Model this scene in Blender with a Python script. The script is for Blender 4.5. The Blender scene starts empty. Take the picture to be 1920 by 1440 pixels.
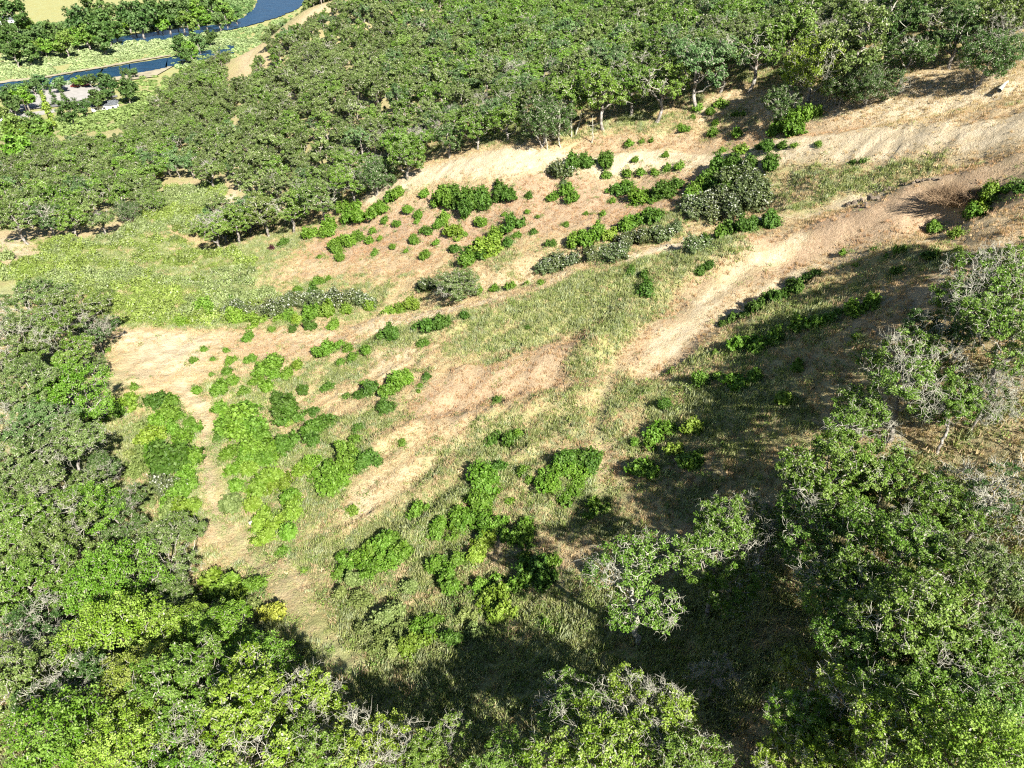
import bpy, bmesh, math, random
import numpy as np
from mathutils import Vector, Matrix

# ------------------------------------------------------------------ camera, sky, sun, exposure
scene = bpy.context.scene
CAM = np.array([0.0, 0.0, 107.0])
PITCH = math.radians(35.0)          # drone camera tilted 35 degrees down
FPX = 1331.0                        # focal length in pixels of the 1920 px wide photograph
cam_data = bpy.data.cameras.new("camera")
cam_data.sensor_width = 36.0
cam_data.lens = 36.0 * FPX / 1920.0
cam_data.clip_start = 0.5
cam_data.clip_end = 8000.0
cam = bpy.data.objects.new("camera", cam_data)
scene.collection.objects.link(cam)
cam.location = CAM
cam.rotation_euler = (math.pi / 2 - PITCH, 0, 0)
scene.camera = cam

LIGHT = Vector((-0.372, 0.668, -0.645)).normalized()    # the way the sunlight travels
SUN_EL = math.asin(-LIGHT.z)
SUN_AZ = math.atan2(-LIGHT.x, -LIGHT.y)
world = bpy.data.worlds.new("World")
scene.world = world
world.use_nodes = True
wn = world.node_tree.nodes
wl = world.node_tree.links
sky_tex = wn.new("ShaderNodeTexSky")
sky_tex.sky_type = 'NISHITA'
sky_tex.sun_disc = False
sky_tex.sun_elevation = SUN_EL
sky_tex.sun_rotation = SUN_AZ
sky_tex.altitude = 300
sky_tex.air_density = 0.75
sky_tex.dust_density = 0.3
wl.new(sky_tex.outputs[0], wn["Background"].inputs[0])
wn["Background"].inputs[1].default_value = 0.05
sun_data = bpy.data.lights.new("sun", 'SUN')
sun_data.energy = 5.0
sun_data.angle = math.radians(0.5)
sun_data.color = (1.0, 0.965, 0.90)
sun = bpy.data.objects.new("sun", sun_data)
scene.collection.objects.link(sun)
sun.location = (60, -100, 220)
sun.rotation_euler = LIGHT.to_track_quat('-Z', 'Y').to_euler()
scene.view_settings.view_transform = 'Standard'
scene.view_settings.look = 'None'
scene.view_settings.exposure = 1.42
scene.view_settings.gamma = 1.0
scene.view_settings.use_curve_mapping = False
scene.render.engine = 'CYCLES'
scene.cycles.use_denoising = False
scene.cycles.filter_width = 1.2
scene.cycles.adaptive_threshold = 0.02
scene.cycles.max_bounces = 4
scene.cycles.diffuse_bounces = 1
scene.cycles.glossy_bounces = 2
scene.cycles.transmission_bounces = 2
scene.cycles.caustics_reflective = False
scene.cycles.caustics_refractive = False

rng = np.random.default_rng(20240611)
random.seed(7)
COL = scene.collection

# ------------------------------------------------------------------ geometry of the place
CP, SP = math.cos(PITCH), math.sin(PITCH)

def ray(px, py):
    a, b = (px - 960.0) / FPX, (720.0 - py) / FPX
    d = np.array([a, CP + b * SP, -SP + b * CP])
    return d / np.linalg.norm(d)

def project(x, y, z):
    rx, ry, rz = x - CAM[0], y - CAM[1], z - CAM[2]
    f = ry * CP - rz * SP
    u = ry * SP + rz * CP
    f = np.where(f > 0.1, f, 0.1)
    return 960.0 + FPX * rx / f, 720.0 - FPX * u / f

PLAIN = 2.0
# survey points of the hillside: (photo x, photo y, distance in metres)
SURVEY = [
    (0, 330, 260), (0, 430, 190), (440, 465, 152), (960, 270, 122), (700, 352, 137), (1540, 180, 111), (1880, 170, 102),
    (1900, 350, 80), (1900, 700, 55), (1700, 1000, 51), (1900, 1400, 38), (960, 1440, 43), (0, 1440, 58), (0, 900, 86),
    (100, 600, 124), (230, 680, 106), (960, 720, 73), (1300, 700, 67), (1600, 500, 76), (1300, 500, 85), (850, 548, 96),
    (500, 520, 126), (200, 480, 158), (600, 900, 72), (560, 1130, 60), (1210, 1225, 47), (1200, 472, 89), (1200, 275, 116),
    (1470, 240, 107), (700, 60, 272), (1000, 30, 285), (1400, 20, 212), (1850, 20, 150), (560, 30, 335), (400, 130, 335),
    (300, 230, 302), (150, 260, 335), (250, 330, 222), (20, 300, 300), (650, 200, 192), (1000, 150, 172), (450, 270, 212),
    (1480, 720, 60), (1500, 1000, 52), (300, 850, 88), (900, 430, 112), (1100, 400, 106), (1300, 330, 107), (1600, 290, 97),
    (640, 470, 128), (1150, 900, 60), (800, 1100, 58), (300, 1200, 66), (1600, 1250, 44), (480, 120, 345), (260, 200, 370),
]
PTS = [tuple(CAM + ray(a, b) * d) for a, b, d in SURVEY]
PTS += [(-420, 330, 5), (-330, 420, -8), (-260, 470, -10), (-200, 560, -14), (-130, 600, -10), (-60, 700, 5), (60, 640, 60),
        (200, 500, 105), (300, 250, 135), (200, 60, 115), (120, 0, 93), (0, -60, 68), (-100, -40, 58), (-160, 60, 52),
        (-240, 120, 38), (-320, 180, 22), (-420, 60, 18), (-600, 300, -15), (-600, 700, -15), (-300, 1000, -15), (300, 900, 110),
        (-1000, 300, -15), (100, 420, 84), (-10, 420, 62), (-70, 460, 38)]
PTS = np.array(PTS)

def _tps(r2):
    return np.where(r2 > 1e-9, 0.5 * r2 * np.log(np.maximum(r2, 1e-9)), 0.0)

_S = 100.0
_c = PTS[:, :2] / _S
_n = len(_c)
_K = _tps(((_c[:, None] - _c[None]) ** 2).sum(2)) + np.eye(_n) * 0.004
_P = np.hstack([np.ones((_n, 1)), _c])
_A = np.zeros((_n + 3, _n + 3))
_A[:_n, :_n] = _K
_A[:_n, _n:] = _P
_A[_n:, :_n] = _P.T
_W = np.linalg.solve(_A, np.concatenate([PTS[:, 2], np.zeros(3)]))

def base_h(x, y):
    x = np.asarray(x, float); y = np.asarray(y, float)
    sh = x.shape
    q = np.stack([x.ravel(), y.ravel()], 1) / _S
    out = np.empty(len(q))
    for i in range(0, len(q), 20000):
        k = q[i:i + 20000]
        r2 = ((k[:, None] - _c[None]) ** 2).sum(2)
        out[i:i + 20000] = _tps(r2) @ _W[:_n] + _W[_n] + k @ _W[_n + 1:]
    h = out.reshape(sh)
    far = np.clip((np.hypot(x, y) - 700.0) / 500.0, 0, 1)
    right = np.clip((x + 100) / 400.0, 0, 1)
    h = h * (1 - far) + far * (-15 + 120 * right)
    t = (h - PLAIN) / 3.0
    return PLAIN + 3.0 * np.where(t > 20, t, np.log1p(np.exp(np.minimum(t, 20))))

def hash01(a, b, s):
    h = (a.astype(np.uint64) * np.uint64(374761393) + b.astype(np.uint64) * np.uint64(668265263) + np.uint64(s * 982451653 + 17)) & np.uint64(0xffffffff)
    h = ((h ^ (h >> np.uint64(13))) * np.uint64(1274126177)) & np.uint64(0xffffffff)
    h = h ^ (h >> np.uint64(16))
    return h.astype(float) / 4294967295.0

def vnoise(x, y, s=0):
    x = x + 10000.0; y = y + 10000.0
    xi = np.floor(x).astype(np.int64); yi = np.floor(y).astype(np.int64)
    fx = x - xi; fy = y - yi
    fx = fx * fx * (3 - 2 * fx); fy = fy * fy * (3 - 2 * fy)
    a = hash01(xi, yi, s); b = hash01(xi + 1, yi, s); c = hash01(xi, yi + 1, s); d = hash01(xi + 1, yi + 1, s)
    return (a * (1 - fx) + b * fx) * (1 - fy) + (c * (1 - fx) + d * fx) * fy

def fbm(x, y, s=0, o=4):
    v = 0.0; a = 0.5; t = 0.0
    for k in range(o):
        v = v + a * vnoise(x, y, s + k); t += a
        x = x * 2.03 + 3.1; y = y * 2.03 + 7.7; a *= 0.5
    return v / t

def march(px, py, hf, off=0.0, dmin=15.0, dmax=2500.0):
    d = ray(px, py)
    t = np.concatenate([np.arange(dmin, 160, 0.5), np.geomspace(160, dmax, 900)])
    p = CAM[None] + d[None] * t[:, None]
    g = p[:, 2] - off - hf(p[:, 0], p[:, 1])
    k = np.nonzero(g <= 0)[0]
    if len(k) == 0:
        k = len(t) - 1
    else:
        k = k[0]
    if k == 0:
        return p[0], t[0]
    w = g[k - 1] / (g[k - 1] - g[k] + 1e-9)
    w = min(max(w, 0), 1)
    tt = t[k - 1] + (t[k] - t[k - 1]) * w
    return CAM + d * tt, tt

def poly_world(pts, hf):
    return np.array([march(a, b, hf)[0][:2] for a, b in pts])

def seg_dist(x, y, line):
    if len(line) == 1:
        return np.hypot(x - line[0][0], y - line[0][1])
    best = np.full(np.shape(x), 1e9)
    for (ax, ay), (bx, by) in zip(line[:-1], line[1:]):
        dx, dy = bx - ax, by - ay
        L = dx * dx + dy * dy + 1e-9
        t = np.clip(((x - ax) * dx + (y - ay) * dy) / L, 0, 1)
        best = np.minimum(best, np.hypot(x - ax - t * dx, y - ay - t * dy))
    return best

def in_poly(x, y, poly):
    c = np.zeros(np.shape(x), bool)
    n = len(poly)
    j = n - 1
    for i in range(n):
        xi, yi = poly[i]; xj, yj = poly[j]
        if yi != yj:
            k = ((yi > y) != (yj > y)) & (x < (xj - xi) * (y - yi) / (yj - yi) + xi)
            c ^= k
        j = i
    return c

# banks, gullies, scarps and trails: (height change, half width, survey line)
RELIEF = [
    (-2.2, 4.5, [(690, 578), (860, 548), (1010, 505), (1150, 462), (1290, 425), (1420, 380)]),
    (1.2, 2.6, [(700, 600), (870, 580), (1010, 540), (1200, 482), (1330, 442), (1480, 405)]),
    (1.3, 2.6, [(720, 650), (950, 590), (1150, 540), (1290, 500), (1400, 480)]),
    (-1.0, 2.2, [(900, 680), (1100, 610), (1250, 570)]),
    (1.5, 2.4, [(1130, 640), (1200, 575), (1290, 530), (1390, 488)]),
    (-1.2, 2.6, [(1250, 680), (1330, 615), (1450, 545), (1560, 490)]),
    (1.1, 2.2, [(1330, 625), (1440, 570), (1560, 515), (1680, 490)]),
    (0.9, 1.8, [(880, 700), (1000, 650), (1100, 660)]),
    (-0.7, 1.5, [(840, 760), (940, 735), (1050, 700)]),
    (0.8, 1.6, [(700, 830), (860, 800), (1000, 760), (1110, 735)]),
    (-0.5, 1.0, [(760, 900), (850, 850), (960, 830)]),
    (0.7, 1.3, [(840, 900), (900, 860), (1000, 850)]),
    (0.6, 1.2, [(760, 1000), (850, 930), (960, 905), (1030, 900)]),
    (-0.5, 0.9, [(740, 960), (800, 935), (870, 890)]),
    (-0.3, 0.7, [(1125, 930), (1122, 800), (1135, 740), (1155, 690), (1165, 640)]),
    (-0.25, 1.6, [(345, 720), (385, 790), (400, 900), (415, 980), (460, 1040), (530, 1090), (590, 1180), (660, 1255), (760, 1275)]),
    (1.4, 5.0, [(720, 378), (850, 335), (1000, 322), (1200, 300), (1400, 292), (1700, 268), (1920, 250)]),
    (-0.8, 2.0, [(1080, 292), (1250, 270), (1450, 262), (1650, 235), (1920, 170)]),
    (-0.8, 2.5, [(1500, 400), (1650, 350), (1800, 318)]),
    (0.9, 2.5, [(1480, 455), (1620, 400), (1740, 350), (1900, 320)]),
    (-2.6, 2.4, [(1765, 388), (1815, 380)]),
    (-0.7, 1.5, [(1480, 480), (1600, 440), (1740, 420)]),
    (1.2, 5.0, [(60, 520), (150, 540), (270, 548), (350, 555)]),
    (-1.2, 4.0, [(200, 600), (330, 585), (420, 560), (480, 545)]),
    (1.5, 6.0, [(300, 530), (380, 500), (440, 480)]),
]
RELIEF = [(a, w, poly_world(l, base_h)) for a, w, l in RELIEF]

def H(x, y):
    x = np.asarray(x, float); y = np.asarray(y, float)
    h = base_h(x, y)
    up = np.clip((h - PLAIN - 4) / 12.0, 0, 1)
    wx = x + 2.0 * (vnoise(x * 0.13, y * 0.13, 60) - 0.5); wy = y + 2.0 * (vnoise(x * 0.13, y * 0.13, 61) - 0.5)
    r = 0.0
    for a, w, l in RELIEF:
        bx0, by0 = l.min(0) - 4 * w - 2; bx1, by1 = l.max(0) + 4 * w + 2
        m = (x > bx0) & (x < bx1) & (y > by0) & (y < by1)
        if np.any(m):
            d = seg_dist(wx[m], wy[m], l) / w
            dr = np.zeros_like(h)
            dr[m] = a * np.exp(-d * d)
            r = r + dr
    nearw = np.clip((180 - np.hypot(x, y)) / 60.0, 0, 1)
    n = 1.3 * (fbm(x * 0.09, y * 0.09, 3, 3) - 0.5) + nearw * (0.5 * (fbm(x * 0.5, y * 0.42, 9, 3) - 0.5) + 0.22 * (vnoise(x * 1.3, y * 1.3, 23) - 0.5))
    ca, sa = math.cos(0.62), math.sin(0.62)
    u = x * ca + y * sa; v = -x * sa + y * ca
    rid = 1 - np.abs(2 * fbm(u * 0.14, v * 0.42, 201, 3) - 1)
    rid2 = 1 - np.abs(2 * fbm(u * 0.5 + 4, v * 1.1, 211, 2) - 1)
    pm = np.clip((fbm(x * 0.06 + 3, y * 0.06, 221, 2) - 0.42) * 5, 0, 1)
    pm = pm * np.clip((92 - y) / 14, 0.15, 1)
    n = n + nearw * (0.5 * pm * (rid ** 3 - 0.4) + 0.16 * (rid2 ** 2 - 0.5))
    n = n + np.clip((np.hypot(x, y) - 200) / 200, 0, 1) * 6 * (fbm(x * 0.02, y * 0.02, 31, 2) - 0.5)
    return h + up * (n + r)

def at(px, py, off=0.0):
    p, t = march(px, py, Hq, off)
    return p, t

# ------------------------------------------------------------------ object helpers
def tag(o, label=None, cat=None, group=None, kind=None):
    if label: o["label"] = label
    if cat: o["category"] = cat
    if group: o["group"] = group
    if kind: o["kind"] = kind
    return o

def mesh_from(name, verts, faces_idx, counts, attrs=None, smooth=False):
    """verts (n,3); faces_idx flat loop indices; counts loops per face; attrs {name: (n,) or (n,4)} on points"""
    me = bpy.data.meshes.new(name)
    verts = np.asarray(verts, np.float32); faces_idx = np.asarray(faces_idx, np.int32); counts = np.asarray(counts, np.int32)
    me.vertices.add(len(verts)); me.vertices.foreach_set("co", verts.ravel())
    me.loops.add(len(faces_idx)); me.loops.foreach_set("vertex_index", faces_idx)
    me.polygons.add(len(counts))
    starts = np.concatenate([[0], np.cumsum(counts)[:-1]]).astype(np.int32)
    me.polygons.foreach_set("loop_start", starts)
    me.update(calc_edges=True)
    if smooth:
        me.polygons.foreach_set("use_smooth", np.ones(len(counts), bool))
    for k, v in (attrs or {}).items():
        v = np.asarray(v, np.float32)
        if v.ndim == 2:
            a = me.attributes.new(k, 'FLOAT_COLOR', 'POINT'); a.data.foreach_set("color", v.ravel())
        else:
            a = me.attributes.new(k, 'FLOAT', 'POINT'); a.data.foreach_set("value", v)
    return me

def link(name, me, mat=None, parent=None):
    o = bpy.data.objects.new(name, me)
    COL.objects.link(o)
    if mat is not None and me is not None and len(me.materials) == 0:
        me.materials.append(mat)
    o.parent = parent
    return o

def empty(name, loc, rz=0.0):
    o = bpy.data.objects.new(name, None)
    COL.objects.link(o)
    o.empty_display_size = 0.5
    o.location = loc
    o.rotation_euler = (0, 0, rz)
    return o

def bm_obj(name, bm, mat, parent=None):
    me = bpy.data.meshes.new(name)
    bm.normal_update(); bm.to_mesh(me); bm.free()
    return link(name, me, mat, parent)

def bm_box(bm, c, s, rz=0.0, taper=1.0):
    vs = []
    for dz in (-1, 1):
        k = taper if dz > 0 else 1.0
        for dx, dy in ((-1, -1), (1, -1), (1, 1), (-1, 1)):
            x, y = dx * s[0] / 2 * k, dy * s[1] / 2 * k
            vs.append(bm.verts.new((c[0] + x * math.cos(rz) - y * math.sin(rz), c[1] + x * math.sin(rz) + y * math.cos(rz), c[2] + dz * s[2] / 2)))
    for f in ((3, 2, 1, 0), (4, 5, 6, 7), (0, 1, 5, 4), (1, 2, 6, 5), (2, 3, 7, 6), (3, 0, 4, 7)):
        bm.faces.new([vs[i] for i in f])

# ------------------------------------------------------------------ materials
class N:
    def __init__(self, name):
        self.m = bpy.data.materials.new(name); self.m.use_nodes = True
        self.t = self.m.node_tree; self.n = self.t.nodes; self.l = self.t.links
        self.bsdf = self.n["Principled BSDF"]; self.out = self.n["Material Output"]
    def new(self, kind, **kw):
        x = self.n.new(kind)
        for k, v in kw.items(): setattr(x, k, v)
        return x
    def put(self, a, b):
        self.l.new(a, b)
    def val(self, sock, v):
        if hasattr(v, "is_output"): self.l.new(v, sock)
        else: sock.default_value = v
    def math(self, op, a, b=0.0, clamp=False):
        x = self.n.new("ShaderNodeMath"); x.operation = op; x.use_clamp = clamp
        self.val(x.inputs[0], a); self.val(x.inputs[1], b)
        return x.outputs[0]
    def mix(self, f, a, b, mode='MIX'):
        x = self.n.new("ShaderNodeMix"); x.data_type = 'RGBA'; x.blend_type = mode
        self.val(x.inputs[0], f)
        for s, v in ((x.inputs[6], a), (x.inputs[7], b)):
            if isinstance(v, tuple): s.default_value = (*v[:3], 1.0)
            else: self.val(s, v)
        return x.outputs[2]
    def noise(self, scale, detail=4, rough=0.55, vec=None):
        x = self.n.new("ShaderNodeTexNoise"); x.inputs["Scale"].default_value = scale; x.inputs["Detail"].default_value = detail
        x.inputs["Roughness"].default_value = rough
        if vec is not None: self.l.new(vec, x.inputs["Vector"])
        return x.outputs[0]
    def ramp(self, f, lo, hi):
        x = self.n.new("ShaderNodeMapRange"); x.interpolation_type = 'SMOOTHSTEP'
        self.val(x.inputs[0], f); x.inputs[1].default_value = lo; x.inputs[2].default_value = hi
        return x.outputs[0]
    def pos(self):
        return self.n.new("ShaderNodeNewGeometry").outputs["Position"]

def simple_mat(name, col, rough=0.7, var=0.15, scale=3.0, spec=0.3, metal=0.0):
    m = N(name)
    t = m.new("ShaderNodeTexCoord").outputs["Object"]
    n = m.noise(scale, 5, 0.6, t)
    c = m.mix(m.ramp(n, 0.3, 0.7), tuple(k * (1 - var) for k in col), tuple(min(k * (1 + var), 0.95) for k in col))
    m.put(c, m.bsdf.inputs["Base Color"])
    m.bsdf.inputs["Roughness"].default_value = rough
    m.bsdf.inputs["Specular IOR Level"].default_value = spec
    m.bsdf.inputs["Metallic"].default_value = metal
    return m.m

def leaf_mat(name, source='OBJECT', spread=0.55, transl=0.18, fleck=None):
    """leaf colour: the plant's own tint, with a per-leaf variation that also paints lit tips on shrubs"""
    m = N(name)
    if source == 'OBJECT':
        tint = m.new("ShaderNodeObjectInfo").outputs["Color"]
    else:
        tint = m.new("ShaderNodeAttribute", attribute_type='INSTANCER', attribute_name="tint").outputs["Color"]
    r = m.new("ShaderNodeAttribute", attribute_name="rnd").outputs["Fac"]
    hsv = m.new("ShaderNodeHueSaturation")
    m.put(tint, hsv.inputs["Color"])
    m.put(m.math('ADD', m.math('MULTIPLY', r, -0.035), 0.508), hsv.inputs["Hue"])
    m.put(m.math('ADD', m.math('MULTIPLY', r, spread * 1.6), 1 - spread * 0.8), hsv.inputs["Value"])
    m.put(m.math('ADD', m.math('MULTIPLY', r, -0.25), 1.06), hsv.inputs["Saturation"])
    c = hsv.outputs[0]
    if fleck:
        f = m.new("ShaderNodeAttribute", attribute_name="fleck").outputs["Fac"]
        c = m.mix(f, c, fleck)
    m.put(c, m.bsdf.inputs["Base Color"])
    m.bsdf.inputs["Roughness"].default_value = 0.55
    m.bsdf.inputs["Specular IOR Level"].default_value = 0.22
    tr = m.new("ShaderNodeBsdfTranslucent")
    c2 = m.mix(1.0, c, (1.0, 1.15, 0.55), 'MULTIPLY')
    m.put(c2, tr.inputs["Color"])
    mx = m.new("ShaderNodeMixShader"); mx.inputs[0].default_value = transl
    m.put(m.bsdf.outputs[0], mx.inputs[1]); m.put(tr.outputs[0], mx.inputs[2])
    m.put(mx.outputs[0], m.out.inputs["Surface"])
    return m.m

def bark_mat():
    m = N("bark_and_lichen")
    p = m.new("ShaderNodeAttribute", attribute_name="pale").outputs["Fac"]
    t = m.new("ShaderNodeTexCoord").outputs["Object"]
    n = m.noise(2.2, 6, 0.65, t)
    n2 = m.noise(14.0, 3, 0.6, t)
    bark = m.mix(m.ramp(n, 0.35, 0.65), (0.13, 0.105, 0.08), (0.40, 0.37, 0.32))
    bark = m.mix(m.ramp(m.noise(0.9, 3, 0.5, t), 0.58, 0.72), bark, (0.25, 0.13, 0.045))
    lich = m.mix(m.ramp(n2, 0.3, 0.7), (0.30, 0.285, 0.21), (0.52, 0.50, 0.40))
    c = m.mix(m.ramp(p, 0.1, 0.6), bark, lich)
    m.put(c, m.bsdf.inputs["Base Color"])
    m.bsdf.inputs["Roughness"].default_value = 0.85
    m.bsdf.inputs["Specular IOR Level"].default_value = 0.15
    b = m.new("ShaderNodeBump"); b.inputs["Strength"].default_value = 0.6; b.inputs["Distance"].default_value = 0.03
    m.put(n2, b.inputs["Height"]); m.put(b.outputs[0], m.bsdf.inputs["Normal"])
    return m.m

M_LEAF = leaf_mat("oak_leaves", fleck=(0.40, 0.39, 0.28))
M_LEAF_STUFF = leaf_mat("oak_leaves_of_the_wood", 'INSTANCER', fleck=(0.40, 0.39, 0.28))
M_SHRUB = leaf_mat("shrub_leaves", spread=0.85)  # wide spread strengthens the painted dark gaps and lit tips
M_FLOWER = leaf_mat("flowering_shrub_leaves", spread=0.5, fleck=(0.42, 0.43, 0.34))
M_GRASS = leaf_mat("grass_blades", 'INSTANCER', spread=0.35, transl=0.3)
M_BRAMBLE = leaf_mat("bramble_leaves", 'INSTANCER', spread=0.5, fleck=(0.40, 0.43, 0.26))
M_BARK = bark_mat()
# ------------------------------------------------------------------ ground
# colour zones of the ground: (channel 0 green grass / 1 reddish soil / 2 bleached straw, strength, half width in m, line)
ZONES = [
    (2, 0.35, 6.0, [(1500, 225), (1700, 215), (1900, 190)]), (2, 0.35, 5.0, [(1560, 285), (1750, 262), (1920, 262)]), (2, 0.5, 4.0, [(1600, 470), (1750, 410), (1860, 440)]),
    (2, 0.4, 5.0, [(700, 440), (900, 410), (1100, 385)]),
    (2, 1.0, 2.6, [(720, 352), (850, 312), (1000, 300), (1300, 290), (1600, 268), (1920, 240)]),
    (2, 0.9, 1.2, [(1180, 485), (1330, 440), (1480, 405), (1600, 372), (1760, 338), (1920, 308)]),
    (2, 1.0, 4.0, [(200, 715), (255, 690)]),
    (2, 0.7, 5.0, [(215, 650), (330, 680)]),
    (2, 0.7, 2.4, [(230, 635), (400, 640), (560, 635), (690, 610), (800, 590), (930, 566)]),
    (2, 0.9, 2.6, [(1235, 670), (1300, 610), (1400, 555), (1500, 500)]),
    (2, 0.6, 3.0, [(1380, 470), (1500, 490), (1560, 470)]),
    (2, 0.5, 2.6, [(640, 680), (760, 660), (700, 690)]),
    (2, 0.45, 2.0, [(560, 1110), (640, 1080), (680, 990)]),
    (2, 0.6, 3.0, [(1300, 210), (1400, 180), (1560, 215), (1700, 190), (1780, 130), (1900, 160)]),
    (2, 0.6, 2.0, [(1500, 250), (1620, 230), (1760, 215), (1850, 180), (1920, 160)]),
    (2, 0.6, 2.5, [(1600, 290), (1750, 275), (1920, 265)]),
    (2, 0.5, 2.0, [(980, 515), (1060, 520), (900, 535)]),
    (2, 0.5, 5.0, [(600, 12), (560, 45), (545, 75)]),
    (2, 0.45, 4.0, [(465, 85), (470, 130)]), (2, 0.45, 4.0, [(410, 112), (440, 160)]), (2, 0.45, 4.0, [(515, 130), (525, 155)]),
    (2, 0.6, 3.0, [(400, 385), (440, 365)]), (2, 0.6, 3.0, [(20, 450), (40, 485)]), (2, 0.6, 2.0, [(440, 495), (455, 505)]),
    (2, 0.7, 4.0, [(470, 515), (560, 510), (700, 500)]),
    (2, 0.55, 2.2, [(700, 950), (800, 890), (900, 800), (1000, 740)]),
    (2, 0.5, 2.0, [(1120, 1180), (1080, 1090), (1040, 1110)]),
    (2, 0.6, 2.2, [(820, 930), (940, 1030), (860, 1090)]),
    (1, 0.9, 6.0, [(600, 462), (800, 425), (1000, 395), (1180, 385), (1270, 345)]),
    (1, 0.8, 4.0, [(1000, 335), (1080, 330)]),
    (1, 0.7, 3.2, [(1450, 462), (1560, 430), (1680, 400), (1760, 365)]),
    (1, 0.7, 2.4, [(1100, 285), (1260, 268), (1450, 258), (1600, 240)]),
    (1, 0.45, 2.0, [(1650, 300), (1800, 290), (1920, 285)]),
    (1, 0.5, 2.5, [(1780, 232), (1900, 205)]),
    (1, 0.6, 3.0, [(560, 520), (700, 505), (800, 495)]),
    (1, 0.75, 4.0, [(820, 760), (930, 720), (1040, 690), (1110, 640)]),
    (1, 0.6, 3.0, [(860, 820), (960, 780), (1080, 800)]),
    (1, 0.5, 3.0, [(250, 690), (310, 720), (360, 740)]),
    (1, 0.6, 3.0, [(440, 640), (560, 650), (640, 640)]),
    (1, 0.5, 3.0, [(1330, 740), (1420, 690), (1600, 640)]),
    (1, 0.45, 4.0, [(1560, 720), (1500, 800), (1420, 860)]),
    (1, 0.5, 4.0, [(1250, 1000), (1380, 900), (1480, 960)]),
    (1, 0.6, 2.0, [(1130, 900), (1120, 860), (1130, 790)]),
    (1, 0.5, 5.0, [(1850, 450), (1900, 420), (1800, 520)]),
    (0, 1.0, 12.0, [(20, 520), (180, 500), (330, 520), (440, 500)]),
    (0, 0.9, 4.0, [(330, 470), (240, 450), (120, 460)]),
    (0, 0.9, 3.0, [(320, 390), (300, 420), (250, 435)]),
    (0, 0.8, 3.0, [(230, 605), (330, 605), (430, 600), (560, 595), (690, 575)]),
    (0, 0.7, 3.5, [(440, 545), (560, 540), (640, 530)]),
    (0, 0.95, 2.4, [(700, 640), (860, 600), (980, 565), (1100, 530), (1210, 495), (1340, 460)]),
    (0, 0.9, 3.0, [(880, 660), (1000, 620), (1080, 590), (1200, 530)]),
    (0, 0.95, 2.6, [(1120, 660), (1190, 600), (1280, 550), (1390, 495)]),
    (0, 0.8, 2.5, [(1370, 660), (1450, 610), (1560, 550), (1660, 510), (1740, 490)]),
    (0, 0.6, 3.0, [(1290, 740), (1360, 680)]),
    (0, 0.7, 3.5, [(1450, 345), (1520, 322), (1580, 318)]),
    (0, 0.7, 2.0, [(1480, 395), (1600, 350), (1730, 300)]),
    (0, 0.6, 2.0, [(1180, 240), (1260, 230), (1300, 190)]),
    (0, 0.5, 2.0, [(860, 275), (930, 262)]),
    (0, 0.8, 3.5, [(420, 740), (560, 720), (640, 700)]),
    (0, 1.0, 4.5, [(440, 780), (460, 850), (520, 930), (500, 1000), (520, 1040)]),
    (0, 1.0, 4.0, [(230, 770), (300, 830), (310, 900), (330, 980)]),
    (0, 0.8, 4.0, [(620, 900), (580, 840), (700, 790)]),
    (0, 0.7, 4.0, [(870, 860), (1000, 800), (1180, 770), (1250, 790)]),
    (0, 0.8, 4.0, [(800, 960), (940, 930), (1080, 940)]),
    (0, 1.0, 4.5, [(650, 1060), (740, 1050), (640, 1130), (720, 1200), (800, 1200)]),
    (0, 0.9, 4.0, [(830, 1090), (930, 1130), (860, 1200)]),
    (0, 0.8, 3.0, [(1090, 1130), (1060, 1180), (1000, 1230)]),
    (0, 0.85, 5.0, [(700, 1310), (900, 1300), (1000, 1350), (1250, 1200)]),
    (0, 0.7, 6.0, [(1480, 1100), (1560, 1080), (1380, 1240), (1800, 1050)]),
    (2, 0.5, 1.2, [(345, 720), (385, 790), (396, 900), (412, 985), (460, 1045), (540, 1100), (600, 1190), (660, 1255)]), (0, 0.4, 0.5, [(400, 800), (408, 900), (420, 990), (480, 1060), (560, 1120)]),
    (0, 0.8, 3.0, [(560, 1190), (620, 1230)]),
    (1, 0.75, 3.0, [(1920, 345), (1720, 385), (1560, 432), (1440, 480), (1340, 545), (1240, 660)]), (2, 0.75, 2.2, [(1920, 235), (1700, 262), (1450, 280), (1200, 290), (980, 302), (820, 322), (700, 358)]), (2, 0.6, 1.2, [(1500, 440), (1400, 500), (1320, 570), (1240, 655)]),
    (0, 0.65, 4.0, [(1350, 770), (1440, 820), (1390, 920)]), (0, 0.5, 3.0, [(1480, 650), (1560, 690), (1480, 740)]), (0, 0.5, 3.0, [(1250, 950), (1180, 1000), (1300, 1120)]),
    (0, 1.0, 8.0, [(100, 700), (60, 900), (150, 1100), (300, 1250), (450, 1350)]),
]
ZONES = [(c, s, w, poly_world(l, H)) for c, s, w, l in ZONES]

WOOD = [(0, 432), (130, 436), (215, 418), (290, 388), (318, 345), (380, 332), (440, 345), (445, 370), (385, 410), (372, 440), (385, 470), (440, 465),
        (600, 402), (720, 352), (800, 302), (870, 268), (960, 262), (1070, 262), (1150, 240), (1300, 182), (1400, 150), (1480, 168), (1600, 185),
        (1650, 130), (1760, 95), (1860, 75), (1920, 60)]
wood_w = [tuple(march(a, b, H)[0][:2]) for a, b in WOOD]
far_edge = [(230, 260), (330, 420), (210, 560), (60, 560), (-20, 520), (-60, 470), (-100, 420), (-135, 375), (-165, 350), (-205, 330), (-240, 318), (-300, 310), (-330, 260)]
wood_poly = wood_w + far_edge
BARE = [([(600, 15), (548, 62)], 9), ([(465, 90), (470, 132)], 8), ([(445, 160)], 7), ([(520, 142)], 8), ([(408, 112)], 5), ([(1080, 42)], 4),
        ([(1215, 45)], 5), ([(1370, 15)], 5), ([(1330, 5)], 4)]
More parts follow.
